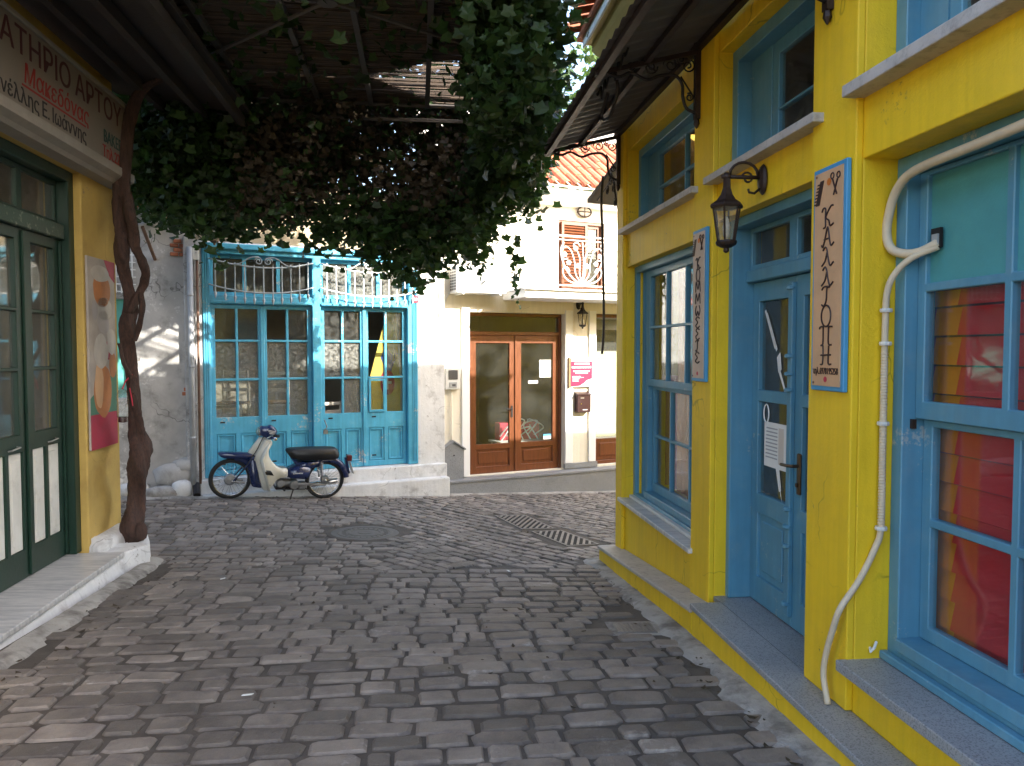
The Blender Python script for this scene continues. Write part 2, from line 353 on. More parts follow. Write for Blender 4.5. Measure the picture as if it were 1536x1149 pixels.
def clear(x, y):
    p = Vector((x, y)); q = p - FL.o; ul, wl = q.dot(FL.u), q.dot(FL.w)
    if ul < .25 and wl < .52: return False
    if ul >= .25 and wl < .1 and (p - Vector((CL.x, CL.y))).dot(NE) < .2: return False
    q = p - FR.o; ur, wr = q.dot(FR.u), q.dot(FR.w)
    if ur < 3.6 and wr < .30 + .05 * math.sin(ur * 4) + .03 * math.sin(ur * 11): return False
    if ur >= 3.6 and wr < .2 and (p - Vector((CR.x, CR.y))).dot(NE) < .2: return False
    q = p - FF.o; uf, wf = q.dot(FF.u), q.dot(FF.w)
    if wf < (.34 if uf < -.07 else .2): return False
    for (c, ax, a, b) in GRATES:
        ax = Vector(ax).normalized(); r = p - Vector(c)
        if abs(r.dot(ax)) < b / 2 + .09 and abs(r.dot(Vector((-ax.y, ax.x)))) < a / 2 + .10: return False
    if (p - Vector(MANHOLE[:2])).length < MANHOLE[2] + .10: return False
    if abs(x - COVER[0][0]) < .24 and abs(y - COVER[0][1]) < .19: return False
    return True
def stone_variant(seed):
    rnd = random.Random(seed); c = rnd.uniform(.06, .16); cor = []
    for sx, sy in ((-1, -1), (1, -1), (1, 1), (-1, 1)):
        j = lambda: rnd.uniform(-.05, .05)
        a = (sx * (.5 - c) + j(), sy * .5 + j() * .6); b = (sx * .5 + j() * .6, sy * (.5 - c) + j())
        cor += [b, a] if sx * sy > 0 else [a, b]
    ro = cor; mid = (0, 0)
    ring = lambda k, z: [(x * k, y * k, z + (rnd.uniform(-.0025, .0025) if k < 1 else 0)) for x, y in ro]
    vs = ring(1.0, -.03) + ring(.985, .0045) + ring(.87, .0150) + [(rnd.uniform(-.1, .1), rnd.uniform(-.1, .1), .0165)]
    fs = []
    for k in (0, 1):
        for i in range(8): j = (i + 1) % 8; fs.append((k * 8 + i, k * 8 + j, k * 8 + 8 + j, k * 8 + 8 + i))
    for i in range(8): fs.append((16 + i, 16 + (i + 1) % 8, 24))
    return vs, fs
VARS = [stone_variant(100 + i) for i in range(14)]
stones = []
rnd = random.Random(3)
def lay(org, rdir, adv, nrows, r0, r1, depth, length, test):
    rdir = Vector(rdir).normalized(); nd = Vector((-rdir.y, rdir.x)) * adv; b = 0
    for k in range(nrows):
        dep = rnd.uniform(*depth); a = r0 + rnd.uniform(0, .25)
        while a < r1:
            L = rnd.uniform(*length) if rnd.random() > .12 else rnd.uniform(length[0] * .6, length[0])
            wob = .035 * math.sin(a * .9 + k * .35) + .02 * math.sin(a * 2.7 + k)
            p = Vector(org) + rdir * (a + L / 2) + nd * (b + dep / 2 + wob)
            if test(p.x, p.y) and clear(p.x, p.y):
                stones.append((p.x, p.y, math.atan2(rdir.y, rdir.x) + rnd.gauss(0, .03), L - rnd.uniform(.010, .028), dep * rnd.uniform(.84, .97) - .005, rnd.uniform(-.005, .005), rnd.gauss(0, .014), rnd.gauss(0, .014), rnd.randrange(14)))
            a += L
        b += dep
def zoneA(x, y): return (Vector((x, y)) - FR.o).dot(D) < 3.25 + .15 * math.sin(x * 1.7)
def zoneB(x, y): return not zoneA(x, y) and x > -1.45 + .25 * math.sin(y * 2) and x < 5.2
def zoneC(x, y): return not zoneA(x, y) and not x > -1.45 + .25 * math.sin(y * 2) and x > -6.2
lay((-4, 2.0), (D.y, -D.x), 1, 50, 0, 7, (.125, .172), (.155, .315), zoneA)
lay((-4.5, 7), (.72, -.69), 1, 74, -3, 8.5, (.105, .145), (.13, .23), zoneB)
lay((-7, 5.7), (1, .04), 1, 56, 0, 7, (.105, .145), (.13, .25), zoneC)
def slope_at(x, y): return (gz(x + .1, y) - gz(x - .1, y)) / .2, (gz(x, y + .1) - gz(x, y - .1)) / .2
def inview(s): return s[1] > 2.6 and abs(s[0] / s[1]) < .70
order = sorted(stones, key=lambda s: (not inview(s), s[1]))
vmesh = []
for vs, fs in VARS:
    me = bpy.data.meshes.new('cobblestone'); me.from_pydata(vs, [], fs); me.materials.append(MATS['stone']); vmesh.append(me)
def stone_matrix(s):
    x, y, rz, L, dep, dz, tx, ty, k = s; sx, sy = slope_at(x, y)
    nrm = Vector((-sx + tx, -sy + ty, 1)).normalized(); q = Vector((0, 0, 1)).rotation_difference(nrm).to_matrix().to_4x4()
    return Matrix.Translation((x, y, gz(x, y) + dz)) @ q @ Matrix.Rotation(rz, 4, 'Z') @ Matrix.Diagonal((L, dep, 1, 1))
for s in order[:300]:
    o = bpy.data.objects.new('cobblestone', vmesh[s[8]]); COL.objects.link(o); o.parent = ground; o.matrix_world = stone_matrix(s)
mb = MB()
for s in order[300:]:
    M4 = stone_matrix(s); vs, fs = VARS[s[8]]; mb.add([M4 @ Vector(v) for v in vs], fs)
tag(mb.build('cobblestones', 'stone', ground, fix=False), None, None, kind='stuff')
def strip(fr, u0, u1, wa, wb, name, m='cement', seed=0, amp=.05, lift=.016):
    """ragged band of cement laid over the street along a wall"""
    mb = MB(); n = max(4, int((u1 - u0) / .07))
    for i in range(n + 1):
        u = u0 + (u1 - u0) * i / n
        e1 = wb + amp * noise.noise(Vector((u * 3, seed, 0))) + amp * .6 * noise.noise(Vector((u * 11, seed, 3)))
        for t in range(5):
            w = wa + (e1 - wa) * t / 4; p = fr.pt(u, w); h = lift * (1 - (t / 4) ** 2) + (.006 if t < 4 else -.012)
            mb.v.append((p.x, p.y, gz(p.x, p.y) + h + .006 * noise.noise(Vector((u * 9, w * 9, seed)))))
    for i in range(n):
        for t in range(4): mb.f.append((i * 5 + t, i * 5 + t + 1, i * 5 + t + 6, i * 5 + t + 5))
    return mb.build(name, m, ground, smooth=True)
strip(FR, -4, 3.62, .10, .31, 'cement_strip', seed=1, amp=.10, lift=.03)
strip(FL, -5, .3, .38, .52, 'cement_strip', 'cement', seed=2, amp=.07, lift=.04)
strip(FF, -5.2, -.07, .15, .34, 'cement_strip', 'cement', seed=3, amp=.06)
strip(FF, -.07, 3.6, .05, .20, 'cement_strip', 'cement', seed=4, amp=.05, lift=.02)

def debris():
    rd = random.Random(17); V = []; Fc = []
    for k in range(420):
        fr, (ua, ub), (wa, wb) = rd.choice([(FR, (-1.5, 3.6), (.17, .42)), (FL, (-3.0, .4), (.40, .75)), (FF, (-4.2, 3.0), (.28, .50)), (FF, (-4.6, 0), (.3, 2.2)), (FR, (0, 6), (.2, 2.6))])
        p = fr.pt(rd.uniform(ua, ub), rd.uniform(wa, wb)); s_ = rd.uniform(.005, .022) * (1 if rd.random() < .7 else 1.4); a = rd.uniform(0, 6.28); z = gz(p.x, p.y) + .018; o = len(V)
        for i, (x, y) in enumerate(((-1, 0), (-.3, .45), (.5, .4), (1, 0), (.4, -.5), (-.4, -.4))):
            V.append((p.x + s_ * (x * math.cos(a) - y * math.sin(a)), p.y + s_ * (x * math.sin(a) + y * math.cos(a)), z + s_ * (.5 if i % 3 == 0 else .1) * rd.random()))
        Fc.append(tuple(range(o, o + 6)))
    mb = MB(); mb.v = V; mb.f = Fc; tag(mb.build('fallen_leaves', 'leafdry', ground, fix=False), None, None, kind='stuff')
debris()
def grate(c, ax, a, b, label):
    ax = Vector(ax).normalized(); x, y = c
    r = root('drain_grate', label, 'drain grate', None, x, y, gz(x, y) + .012, 'drain grates in the junction', math.atan2(ax.y, ax.x))
    sx, sy = slope_at(x, y); nrm = Vector((-sx, -sy, 1)).normalized()
    r.rotation_mode = 'QUATERNION'; r.rotation_quaternion = Vector((0, 0, 1)).rotation_difference(nrm) @ Matrix.Rotation(math.atan2(ax.y, ax.x), 3, 'Z').to_quaternion()
    m = MB(); ringframe(m, -b / 2, b / 2, -a / 2, a / 2, .025, -.02, .004)
    m.v = [(u, z, w) for u, w, z in m.v]; m.build('frame', 'castiron', r, bevel=.003)
    MB().box(-b / 2 + .02, b / 2 - .02, -a / 2 + .02, a / 2 - .02, -.02, -.004).build('slot_dark', 'hole', r)  # shallow black plate, the slots' dark depth is put in by colour
    dr = Vector((math.cos(R(-34)), math.sin(R(-34)))); nr = Vector((-dr.y, dr.x)); hx, hy = b / 2 - .028, a / 2 - .026; off = -.46
    while off < .46:
        lo, hi = -9, 9
        for comp, lim_ in ((0, hx), (1, hy)):
            p0_ = nr[comp] * off; t1_, t2_ = sorted(((-lim_ - p0_) / dr[comp], (lim_ - p0_) / dr[comp])); lo, hi = max(lo, t1_), min(hi, t2_)
        if hi - lo > .06:
            q = [nr * (off + w_k) + dr * t_ for w_k, t_ in ((-.013, lo), (-.013, hi), (.013, hi), (.013, lo))]
            MB().prism([(v.x, v.y) for v in q], -.002, .005, 'z').build('bar', 'castiron', r)
        off += .062
    # cement collar
    m = MB(); ringframe(m, -b / 2 - .09, b / 2 + .09, -a / 2 - .09, a / 2 + .09, .092, -.03, -.009); m.v = [(u, z, w) for u, w, z in m.v]; m.build('collar', 'mortar', r)
grate(*GRATES[0], 'slotted iron drain grate in the cobbles towards the granite step')
grate(*GRATES[1], 'slotted iron drain grate in the cobbles beside the yellow building corner')
def onground(name, label, cat, x, y, lift, rz=0):
    r = root(name, label, cat, None, x, y, gz(x, y) + lift); sx, sy = slope_at(x, y); r.rotation_mode = 'QUATERNION'
    r.rotation_quaternion = Vector((0, 0, 1)).rotation_difference(Vector((-sx, -sy, 1)).normalized()) @ Matrix.Rotation(rz, 3, 'Z').to_quaternion(); return r
r = onground('manhole_cover', 'round cast iron manhole cover with ring relief set in the cobbles', 'manhole cover', MANHOLE[0], MANHOLE[1], .008)
k = MANHOLE[2]; MB().lathe([(.001, 0), (k * .2, .004), (k * .22, 0), (k * .42, 0), (k * .44, .004), (k * .5, .004), (k * .52, 0), (k * .72, 0), (k * .74, .004), (k * .8, .004), (k * .82, 0), (k, 0), (k, -.02)], 48).build('lid', 'wornlid', r)
MB().lathe([(k * 1.005, -.02), (k * 1.005, .003), (k * 1.12, .002), (k * 1.18, -.014)], 48).build('collar', 'mortar', r)
for i in range(24):
    a = i * math.pi / 12
    if i == 0: rib = MB().box(k * .56, k * .68, -.006, .006, 0, .004).build('rib', 'wornlid', r)
    else: copy_part(rib, r, rot=(0, 0, a))
r = onground('valve_cover', 'small rectangular checkered iron cover near the yellow step', 'access cover', COVER[0][0], COVER[0][1], .008, .05)
MB().box(-.13, .13, -.11, .11, -.02, .002).build('plate', 'castiron', r, bevel=.003)
for i in range(9):
    for j in range(7):
        if i + j == 0: st = MB().box(-.007, .007, -.007, .007, 0, .0035).build('stud', 'castiron', r); st.location = (-.11, -.09, .002)
        else: copy_part(st, r, (-.11 + i * .0275, -.09 + j * .03, .002))
m = MB(); ringframe(m, -.17, .17, -.15, .15, .039, -.03, -.004); m.v = [(u, z, w) for u, w, z in m.v]; m.build('collar', 'cement', r)
for i, (x, y, a, lb) in enumerate([(-1.33, 3.75, .3, 'small white paper scrap lying on the cobbles in the open alley'), (-2.35, 6.1, 1.1, 'thin white curl of litter on the cobbles near the bakery step'), (-.03, 6.5, 2, 'tiny pale paper bit on cobbles in mid alley')]):
    r = onground('litter', lb, 'litter', x, y, .016, a)
    MB().prism([(-.028, -.006), (.02, -.008), (.03, .004), (-.02, .008)], 0, .004, 'z').build('scrap', 'paper', r)

# ================================================================== YELLOW BUILDING (right)
def sash(par, sg, u0, u1, z0, z1, w, t, ubars, zbars, m, gm='glass', th=.04, bar=.022, tb=None, tt=None, name='sash', fill=None, bevel=.004):
    """glazed frame: stiles, rails and glazing bars as one mesh, every pane its own mesh"""
    tb = t if tb is None else tb; tt = t if tt is None else tt
    us = [u0 + t] + [x for b in sorted(ubars) for x in (b - bar / 2, b + bar / 2)] + [u1 - t]
    zs = [z0 + tb] + [x for b in sorted(zbars) for x in (b - bar / 2, b + bar / 2)] + [z1 - tt]
    cells = [(us[i], us[i + 1], zs[j], zs[j + 1]) for i in range(0, len(us), 2) for j in range(0, len(zs), 2)]
    fr = wallholes(MB(sg), u0, u1, z0, z1, cells, w, w - th).build(name, m, par, bevel=bevel)
    for k, (a, b, c, d) in enumerate(cells):
        mm = (fill or {}).get(k, gm)
        if mm: MB(sg).box(a - .004, b + .004, w - th * .62, w - th * .5, c - .004, d + .004).build('pane' if 'glass' in mm else 'board', mm, par)
    return fr
yb = root('yellow_building', 'bright yellow corner shop building with blue windows and doors', 'building', FR)
G = FR.sg
OPEN = [(1.54, 3.31, .21, 2.30), (1.50, 3.27, 2.63, 3.33), (0, 1.21, -.02, 2.36), (0, 1.21, 2.63, 3.40), (-2.3, -.36, .21, 2.36), (-2.3, -.36, 2.66, 3.42)]
wallholes(MB(G), -4.6, 3.5, -.9, 4.46, OPEN, -.035, -.33).build('wall', 'yellow', yb, bevel=.006, seg=2)
for a, b in ((-.36, 0), (1.21, 1.54), (3.31, 3.515), (-2.66, -2.3)):
    MB(G).box(a, b, -.035, 0, -.75 if b > 2 else -.4 if b > 1.3 else -.016, 4.2).build('pier', 'yellow', yb, bevel=.006, seg=2)
ed, ew = .331, -.943
def endpoly(a, b, off=0, th=.3):
    n = (ew * -1 * -1, 0)
    iu, iw = -.943, -.331    # inward normal in (u, w)
    p = lambda t, k: (3.5 + ed * t + iu * k, -.035 + ew * t + iw * k)
    return [p(a, off), p(b, off), p(b, off + th), p(a, off + th)]
MB(G).prism(endpoly(.02, 4.7), -1.2, 4.46, 'z').build('end_wall', 'yellow', yb)
MB(G).prism(endpoly(4.72, 12, 0, 4), -1.2, 3.75, 'z').build('annex', 'yellow', yb)
MB(G).box(3.517, 3.53, -.045, -.004, -.30, 1.02).build('corner_guard', 'pipegrey', yb, bevel=.002)
# insides
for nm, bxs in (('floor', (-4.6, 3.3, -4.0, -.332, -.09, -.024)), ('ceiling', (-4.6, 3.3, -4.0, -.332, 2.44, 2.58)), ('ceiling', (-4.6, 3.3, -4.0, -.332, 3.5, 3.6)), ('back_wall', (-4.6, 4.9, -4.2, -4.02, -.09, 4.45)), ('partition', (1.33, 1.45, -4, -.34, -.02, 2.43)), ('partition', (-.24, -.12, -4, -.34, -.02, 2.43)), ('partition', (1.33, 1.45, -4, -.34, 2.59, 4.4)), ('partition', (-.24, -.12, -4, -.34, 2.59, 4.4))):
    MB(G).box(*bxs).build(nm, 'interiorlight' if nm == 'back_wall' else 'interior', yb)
# cornice, eave and roof
MB(G).prism([(-.034, 4.18), (.02, 4.20), (.05, 4.25), (.17, 4.33), (.20, 4.36), (.20, 4.41), (.26, 4.41), (.26, 4.462), (-.034, 4.462)], -4.6, 3.72, 'x').build('cornice', 'cream_up', yb)
MB(G).box(-4.6, 3.73, .262, .285, 4.385, 4.50).build('gutter_board', 'housewhite', yb, bevel=.004)
rb = MB(G); A, B_, C_, D_, E_, F_ = (-4.6, .33, 4.505), (3.78, .33, 4.505), (5.45, -4.45, 4.505), (2.5, -2.9, 5.25), (-4.6, -2.9, 5.25), (3.3, -5.0, 5.25)
rb.add([A, B_, C_, D_, E_, F_] + [(p[0], p[1], p[2] - .04) for p in (A, B_, C_, D_, E_, F_)], [(0, 1, 3, 4), (1, 2, 5, 3), (6, 10, 9, 7), (7, 9, 11, 8), (0, 6, 7, 1), (1, 7, 8, 2), (2, 8, 11, 5), (5, 11, 9, 3), (3, 9, 10, 4), (4, 10, 6, 0)])
rb.build('roof', 'tile', yb)
def tile_mesh(sg, L=.46, r0=.085, r1=.07, n=6):
    m = MB(sg); th = .012
    rings = []
    for y, r in ((0, r0), (-L, r1)):
        o = [(r * math.cos(math.pi * k / n), y, r * .8 * math.sin(math.pi * k / n)) for k in range(n + 1)]
        i = [((r - th) * math.cos(math.pi * k / n), y, (r - th) * .8 * math.sin(math.pi * k / n)) for k in range(n, -1, -1)]
        rings.append(o + i)
    return m.loft(rings)
t0 = None; sl_ = math.atan2(.745, 3.23)
for i in range(26):
    for j in range(2):
        loc = (3.66 - i * .2 + random.uniform(-.01, .01), .45 - j * .38, 4.51 + j * .088 + random.uniform(-.006, .006)); rot = (-sl_, 0, random.uniform(-.03, .03))
        if t0 is None: t0 = tile_mesh(G).build('tile', 'tile', yb); t0.location = loc; t0.rotation_euler = rot
        else: copy_part(t0, yb, loc, rot)
# unseen tall house, added behind the yellow one to shade the bakery
G0 = G
nh = root('added_shade_house', 'unseen tall cream house added behind the yellow building to shade the bakery', 'building', FR)
wallholes(MB(G), -6.5, -1.3, -.5, 9.6, [(-2.6, -1.7, 6.0, 7.4), (-4.6, -3.7, 6.0, 7.4)], -4.4, -4.7).build('wall', 'housewall', nh)
MB(G).box(-6.5, -1.3, -5.9, -4.701, -.5, 5.3).build('body', 'housewall', nh); MB(G).box(-6.7, -1.2, -6.0, -4.2, 9.601, 9.75).build('roof', 'tile', nh)
for a in (-2.6, -4.6): MB(G).box(a, a + .9, -4.5, -4.56, 6.0, 7.4).build('shutter', 'brown', nh)
# sills and steps
def sill(u0, u1, w0, w1, z0, z1, m='sillstone'): return MB(G).box(u0, u1, w0, w1, z0, z1).build('sill', m, yb, bevel=.005, seg=2)
sill(1.50, 3.345, -.125, .03, .178, .212, 'marble'); sill(-2.3, -.352, -.20, .045, .165, .212, 'slabgranite')
sill(1.46, 3.30, -.10, .05, 2.588, 2.632); sill(-.10, 1.24, -.10, .055, 2.588, 2.632); sill(-2.3, -.345, -.10, .06, 2.612, 2.662)
def slopebox(mb, u0, u1, w0, w1, za, zb, th):
    return mb.add([(u0, w0, za - th), (u1, w0, zb - th), (u1, w1, zb - th), (u0, w1, za - th), (u0, w0, za), (u1, w0, zb), (u1, w1, zb), (u0, w1, za)], [(0, 3, 2, 1), (4, 5, 6, 7), (0, 1, 5, 4), (1, 2, 6, 5), (2, 3, 7, 6), (3, 0, 4, 7)])
slopebox(MB(G), 1.10, 3.55, -.034, .165, -.052, -.285, .03).build('ledge', 'sillstone', yb, bevel=.005)
slopebox(MB(G), 1.10, 3.535, .004, .150, -.083, -.316, .6).build('ledge_base', 'yellow', yb, bevel=.004)
MB(G).box(-4.5, 1.095, -.034, .168, -.052, -.018).build('door_step', 'slabgranite', yb, bevel=.006, seg=2)
MB(G).box(.002, 1.208, -.30, -.035, -.052, -.0185).build('threshold', 'slabgranite', yb)
MB(G).box(-4.5, 1.09, .004, .152, -.60, -.053).build('step_base', 'yellow', yb, bevel=.004)
# far window: double-hung, three lights wide
wc = ringframe(MB(G), 1.54, 3.31, .212, 2.30, .065, -.11, -.27, tb=.05, tt=.055).build('window', 'blue', yb, bevel=.004)
MB(G).box(3.06, 3.245, -.165, -.265, .262, 2.245).build('jamb', 'blue', wc, bevel=.003); MB(G).box(1.605, 1.66, -.165, -.265, .262, 2.245).build('jamb', 'blue', wc, bevel=.003)
MB(G).box(1.66, 3.06, -.13, -.26, .262, .318).build('inner_sill', 'blue', wc, bevel=.004); MB(G).box(1.56, 3.3, -.07, -.112, .214, .24).build('weather_bar', 'whitepaint', wc, bevel=.003)
sash(wc, G, 1.662, 3.058, 1.245, 2.243, -.165, .055, [2.14, 2.58], [1.75], 'blue', tb=.06)
sash(wc, G, 1.662, 3.058, .32, 1.243, -.205, .06, [2.14, 2.58], [.81], 'blue', tb=.075, tt=.03)
for k, w in ((3.14, .05), (3.19, .03)): MB(G).box(k, k + w * .3, -.163, -.158, .27, 2.24).build('bead', 'blue', wc)
wc = ringframe(MB(G), 1.50, 3.27, 2.634, 3.33, .07, -.13, -.27).build('window', 'blue', yb, bevel=.004)
MB(G).box(2.95, 3.2, -.2, -.26, 2.704, 3.26).build('jamb', 'blue', wc, bevel=.003)
sash(wc, G, 1.57, 2.95, 2.704, 3.26, -.20, .06, [2.27], [2.93], 'blue', 'oldglass')
# big window next to the camera
wc = ringframe(MB(G), -2.3, -.36, .212, 2.36, .07, -.19, -.33, tb=.06, tt=.07).build('window', 'blue', yb, bevel=.004)
MB(G).box(-2.23, -.43, -.175, -.345, .272, .325).build('inner_sill', 'blue', wc, bevel=.004); MB(G).box(-2.3, -.362, -.15, -.188, .214, .25).build('drip_board', 'blue', wc, bevel=.005)
sash(wc, G, -2.2, -.432, 1.265, 2.288, -.245, .05, [-.925, -1.42, -1.86], [1.81], 'blue', tb=.075, bar=.035, fill={7: 'teal', 5: 'teal', 3: 'teal', 1: 'teal'}, tt=.02)
sash(wc, G, -2.2, -.432, .327, 1.262, -.285, .058, [-.94, -1.42, -1.86], [.83], 'blue', tb=.06, tt=.03, bar=.035)
MB(G).box(-.448, -.425, -.243, -.225, 1.222, 1.262).build('sash_stop', 'ironbrown', wc)
wc = ringframe(MB(G), -2.3, -.36, 2.664, 3.42, .075, -.17, -.3).build('window', 'blue', yb, bevel=.004)
sash(wc, G, -2.22, -.6, 2.74, 3.34, -.235, .07, [-1.4], [], 'blue', 'oldglass'); MB(G).box(-.6, -.436, -.23, -.29, 2.74, 3.34).build('jamb', 'blue', wc)
# upper window over the door
wc = ringframe(MB(G), .002, 1.208, 2.634, 3.40, .08, -.12, -.27).build('window', 'blue', yb, bevel=.004)
MB(G).box(.86, 1.128, -.21, -.265, 2.714, 3.32).build('jamb', 'blue', wc, bevel=.003); sash(wc, G, .1, .86, 2.714, 3.32, -.215, .08, [], [2.93], 'blue', 'oldglass', bar=.014)
# door
df = wallholes(MB(G), .002, 1.208, -.0175, 2.36, [(.055, 1.155, -.02, 2.305)], -.11, -.30).build('door_frame', 'blue', yb, bevel=.005)
MB(G).box(.056, 1.154, -.20, -.30, 1.972, 2.045).build('transom_rail', 'blue', df, bevel=.006)
sash(df, G, .056, 1.154, 2.046, 2.304, -.225, .03, [.605], [], 'blue', 'oldglass', bar=.09)
def door_leaf(u0, u1, swap):
    a, b = (u0 + .085, u1 - .085)
    lf = wallholes(MB(G), u0, u1, -.012, 1.968, [(a, b, 1.31, 1.85), (a, b, .67, 1.24), (a + .01, b - .01, .15, .55)], -.25, -.295).build('door', 'blue', yb, bevel=.004)
    for c, d in ((1.31, 1.85), (.67, 1.24)): MB(G).box(a - .005, b + .005, -.276, -.272, c - .005, d + .005).build('pane', 'oldglass', lf)
    MB(G).box(a, b, -.268, -.285, .145, .555).build('panel', 'blue', lf)
    MB(G).box(a + .05, b - .05, -.258, -.27, .195, .505).build('raised_panel', 'blue', lf, bevel=.008)
    return lf
l1 = door_leaf(.612, 1.152, 0); l2 = door_leaf(.058, .608, 1)
m = MB(G); m.box(.60, .648, -.222, -.25, .05, 1.93)
m.build('astragal', 'blue', l1, bevel=.004)
for z in (.12, .45, .56, .66, 1.33, 1.42, 1.52, 1.9):
    MB(G).lathe([(.02, -.012), (.029, -.006), (.029, .006), (.02, .012)], 10, (.624, -.225, z)).build('turned_ring', 'blue', l1)
m = MB(G); m.box(.515, .552, -.235, -.25, .755, .985); h = m.build('handle', 'bronze', l2, bevel=.008, seg=2)
m = MB(G); m.tube([(.533, -.235, .915), (.533, -.20, .915), (.55, -.185, .915), (.63, -.185, .912)], .009, 8); m.lathe([(.012, -.236), (.012, -.225)], 10, (.533, 0, .81), 'y'); m.build('lever', 'bronze', h)
# paper cut-outs and notice on the glass
pn = root('paper_notice', 'printed white paper notice taped inside the blue door glass', 'notice', FR, .86, -.268, .98)
MB(G).box(-.15, .15, -.001, .001, -.13, .14).build('sheet', 'paper', pn)
for i in range(9): MB(G).box(-.02, .13, .0012, .002, .10 - i * .022, .108 - i * .022).build('printed_line', 'paperprint', pn)
MB(G).box(-.10, -.035, .0012, .0025, -.10, .115).build('strip', 'pale', pn)
def cutout(lb, u, z, polys, rings=()):
    c = root('paper_cutout', lb, 'paper cutout', FR, u, -.267, z); m = MB(G)
    for p in polys: m.prism(p, 0, .0015, 'y')
    for cx, cz, r in rings: m.tube([(cx + r * .6 * math.cos(t * math.pi / 8), .001, cz + r * math.sin(t * math.pi / 8)) for t in range(17)], .005, 4)
    m.build('cutout', 'paper', c)
cutout('white paper razor stuck on the upper door glass', .99, 1.68, [[(.02, .12), (.035, .11), (-.10, -.12), (-.12, -.11)], [(.0, .10), (.012, .09), (-.12, -.135), (-.135, -.12)]])
cutout('white paper comb stuck low on the upper door glass', .82, 1.42, [[(.04, .09), (0, .12), (-.02, .02), (.02, .0)], [(.0, .02), (.02, .01), (-.06, -.11), (-.075, -.10)]])
cutout('white paper scissors ring above the notice on the door', .985, 1.15, [[(-.005, -.03), (.006, -.03), (.0, -.13)]], [(0, .02, .055)])
cutout('long white paper hairbrush below the notice on the door', .83, .80, [[(.03, .07), (-.015, .07), (-.045, -.07), (-.02, -.08)], [(-.03, -.07), (-.038, -.07), (-.06, -.14)]])
# things seen through the windows
stripes = bpy.data.materials.new('stripes'); stripes.use_nodes = True; MATS['stripes'] = stripes
n_ = stripes.node_tree.nodes; l_ = stripes.node_tree.links; tc = n_.new('ShaderNodeTexCoord'); sx = n_.new('ShaderNodeSeparateXYZ'); l_.new(tc.outputs['Object'], sx.inputs[0])
mr = n_.new('ShaderNodeMapRange'); mr.inputs[1].default_value = 0; mr.inputs[2].default_value = -1.8; l_.new(sx.outputs[0], mr.inputs[0])
cr = n_.new('ShaderNodeValToRGB'); cr.color_ramp.interpolation = 'CONSTANT'; l_.new(mr.outputs[0], cr.inputs[0])
els = [(0, (.25, .02, .16)), (.052, (.85, .24, .008)), (.14, (.78, .010, .03)), (.42, (.80, .03, .07)), (.50, (.85, .24, .008)), (.58, (.25, .02, .16)), (.64, (.78, .010, .03))]
cr.color_ramp.elements[0].color = (*els[0][1], 1); cr.color_ramp.elements[1].position = els[1][0]; cr.color_ramp.elements[1].color = (*els[1][1], 1)
for p, c in els[2:]: e = cr.color_ramp.elements.new(p); e.color = (*c, 1)
b_ = n_['Principled BSDF']; l_.new(cr.outputs[0], b_.inputs['Base Color']); b_.inputs['Roughness'].default_value = .8
tl = n_.new('ShaderNodeBsdfTranslucent'); l_.new(cr.outputs[0], tl.inputs[0]); ms = n_.new('ShaderNodeMixShader'); ms.inputs[0].default_value = .35
l_.new(b_.outputs[0], ms.inputs[1]); l_.new(tl.outputs[0], ms.inputs[2]); l_.new(ms.outputs[0], n_['Material Output'].inputs[0])
bl = root('slatted_blind', 'red and orange striped slatted blind behind the big window with a teal board', 'blind', FR, -.29, -.365, .30)
s0 = None
for i in range(13):
    z = .03 + i * .122
    if s0 is None:
        s0 = MB(G).add([(0, .016, -.058), (-1.9, .016, -.058), (-1.9, -.006, .056), (0, -.006, .056), (0, .020, -.058), (-1.9, .020, -.058), (-1.9, -.002, .056), (0, -.002, .056)], [(0, 1, 2, 3), (4, 7, 6, 5), (0, 4, 5, 1), (1, 5, 6, 2), (2, 6, 7, 3), (3, 7, 4, 0)]).build('slat', 'stripes', bl); s0.location = (0, 0, z)
    else: copy_part(s0, bl, (0, 0, z))
MB(G).box(-1.9, 0, -.03, -.022, -.02, 1.6).build('dark_backing', 'violet', bl)  # dark sheet added behind the slats so their gaps stay dark
cu = root('curtain', 'orange curtain hanging at the far side of the small-paned shop window', 'curtain', FR, 2.95, -.42, .33)
def drape(nm, m, u0, u1, h, amp=.025, per=.11, z0=0):
    mbb = MB(G); n = 26; vs = []
    for i in range(n + 1):
        u = u0 + (u1 - u0) * i / n; w = amp * math.sin(2 * math.pi * (u - u0) / per)
        vs.append((u, w))
    r_ = [(u, w + .004, 0) for u, w in vs]
    mbb.add([(u, w, z0) for u, w in vs] + [(u, w, z0 + h) for u, w in vs] + [(u, w - .004, z0) for u, w in vs] + [(u, w - .004, z0 + h) for u, w in vs],
            [(i, i + 1, n + 2 + i, n + 1 + i) for i in range(n)] + [(2 * n + 2 + i, 3 * n + 3 + i, 3 * n + 4 + i, 2 * n + 3 + i) for i in range(n)])
    return mbb.build(nm, m, cu, smooth=True)
drape('orange_cloth', 'orange', -.25, .03, 1.9); drape('violet_cloth', 'magenta', -.25 + .32, .32, 1.0); drape('lower_cloth', 'red', -.62, -.30, .95, .02)
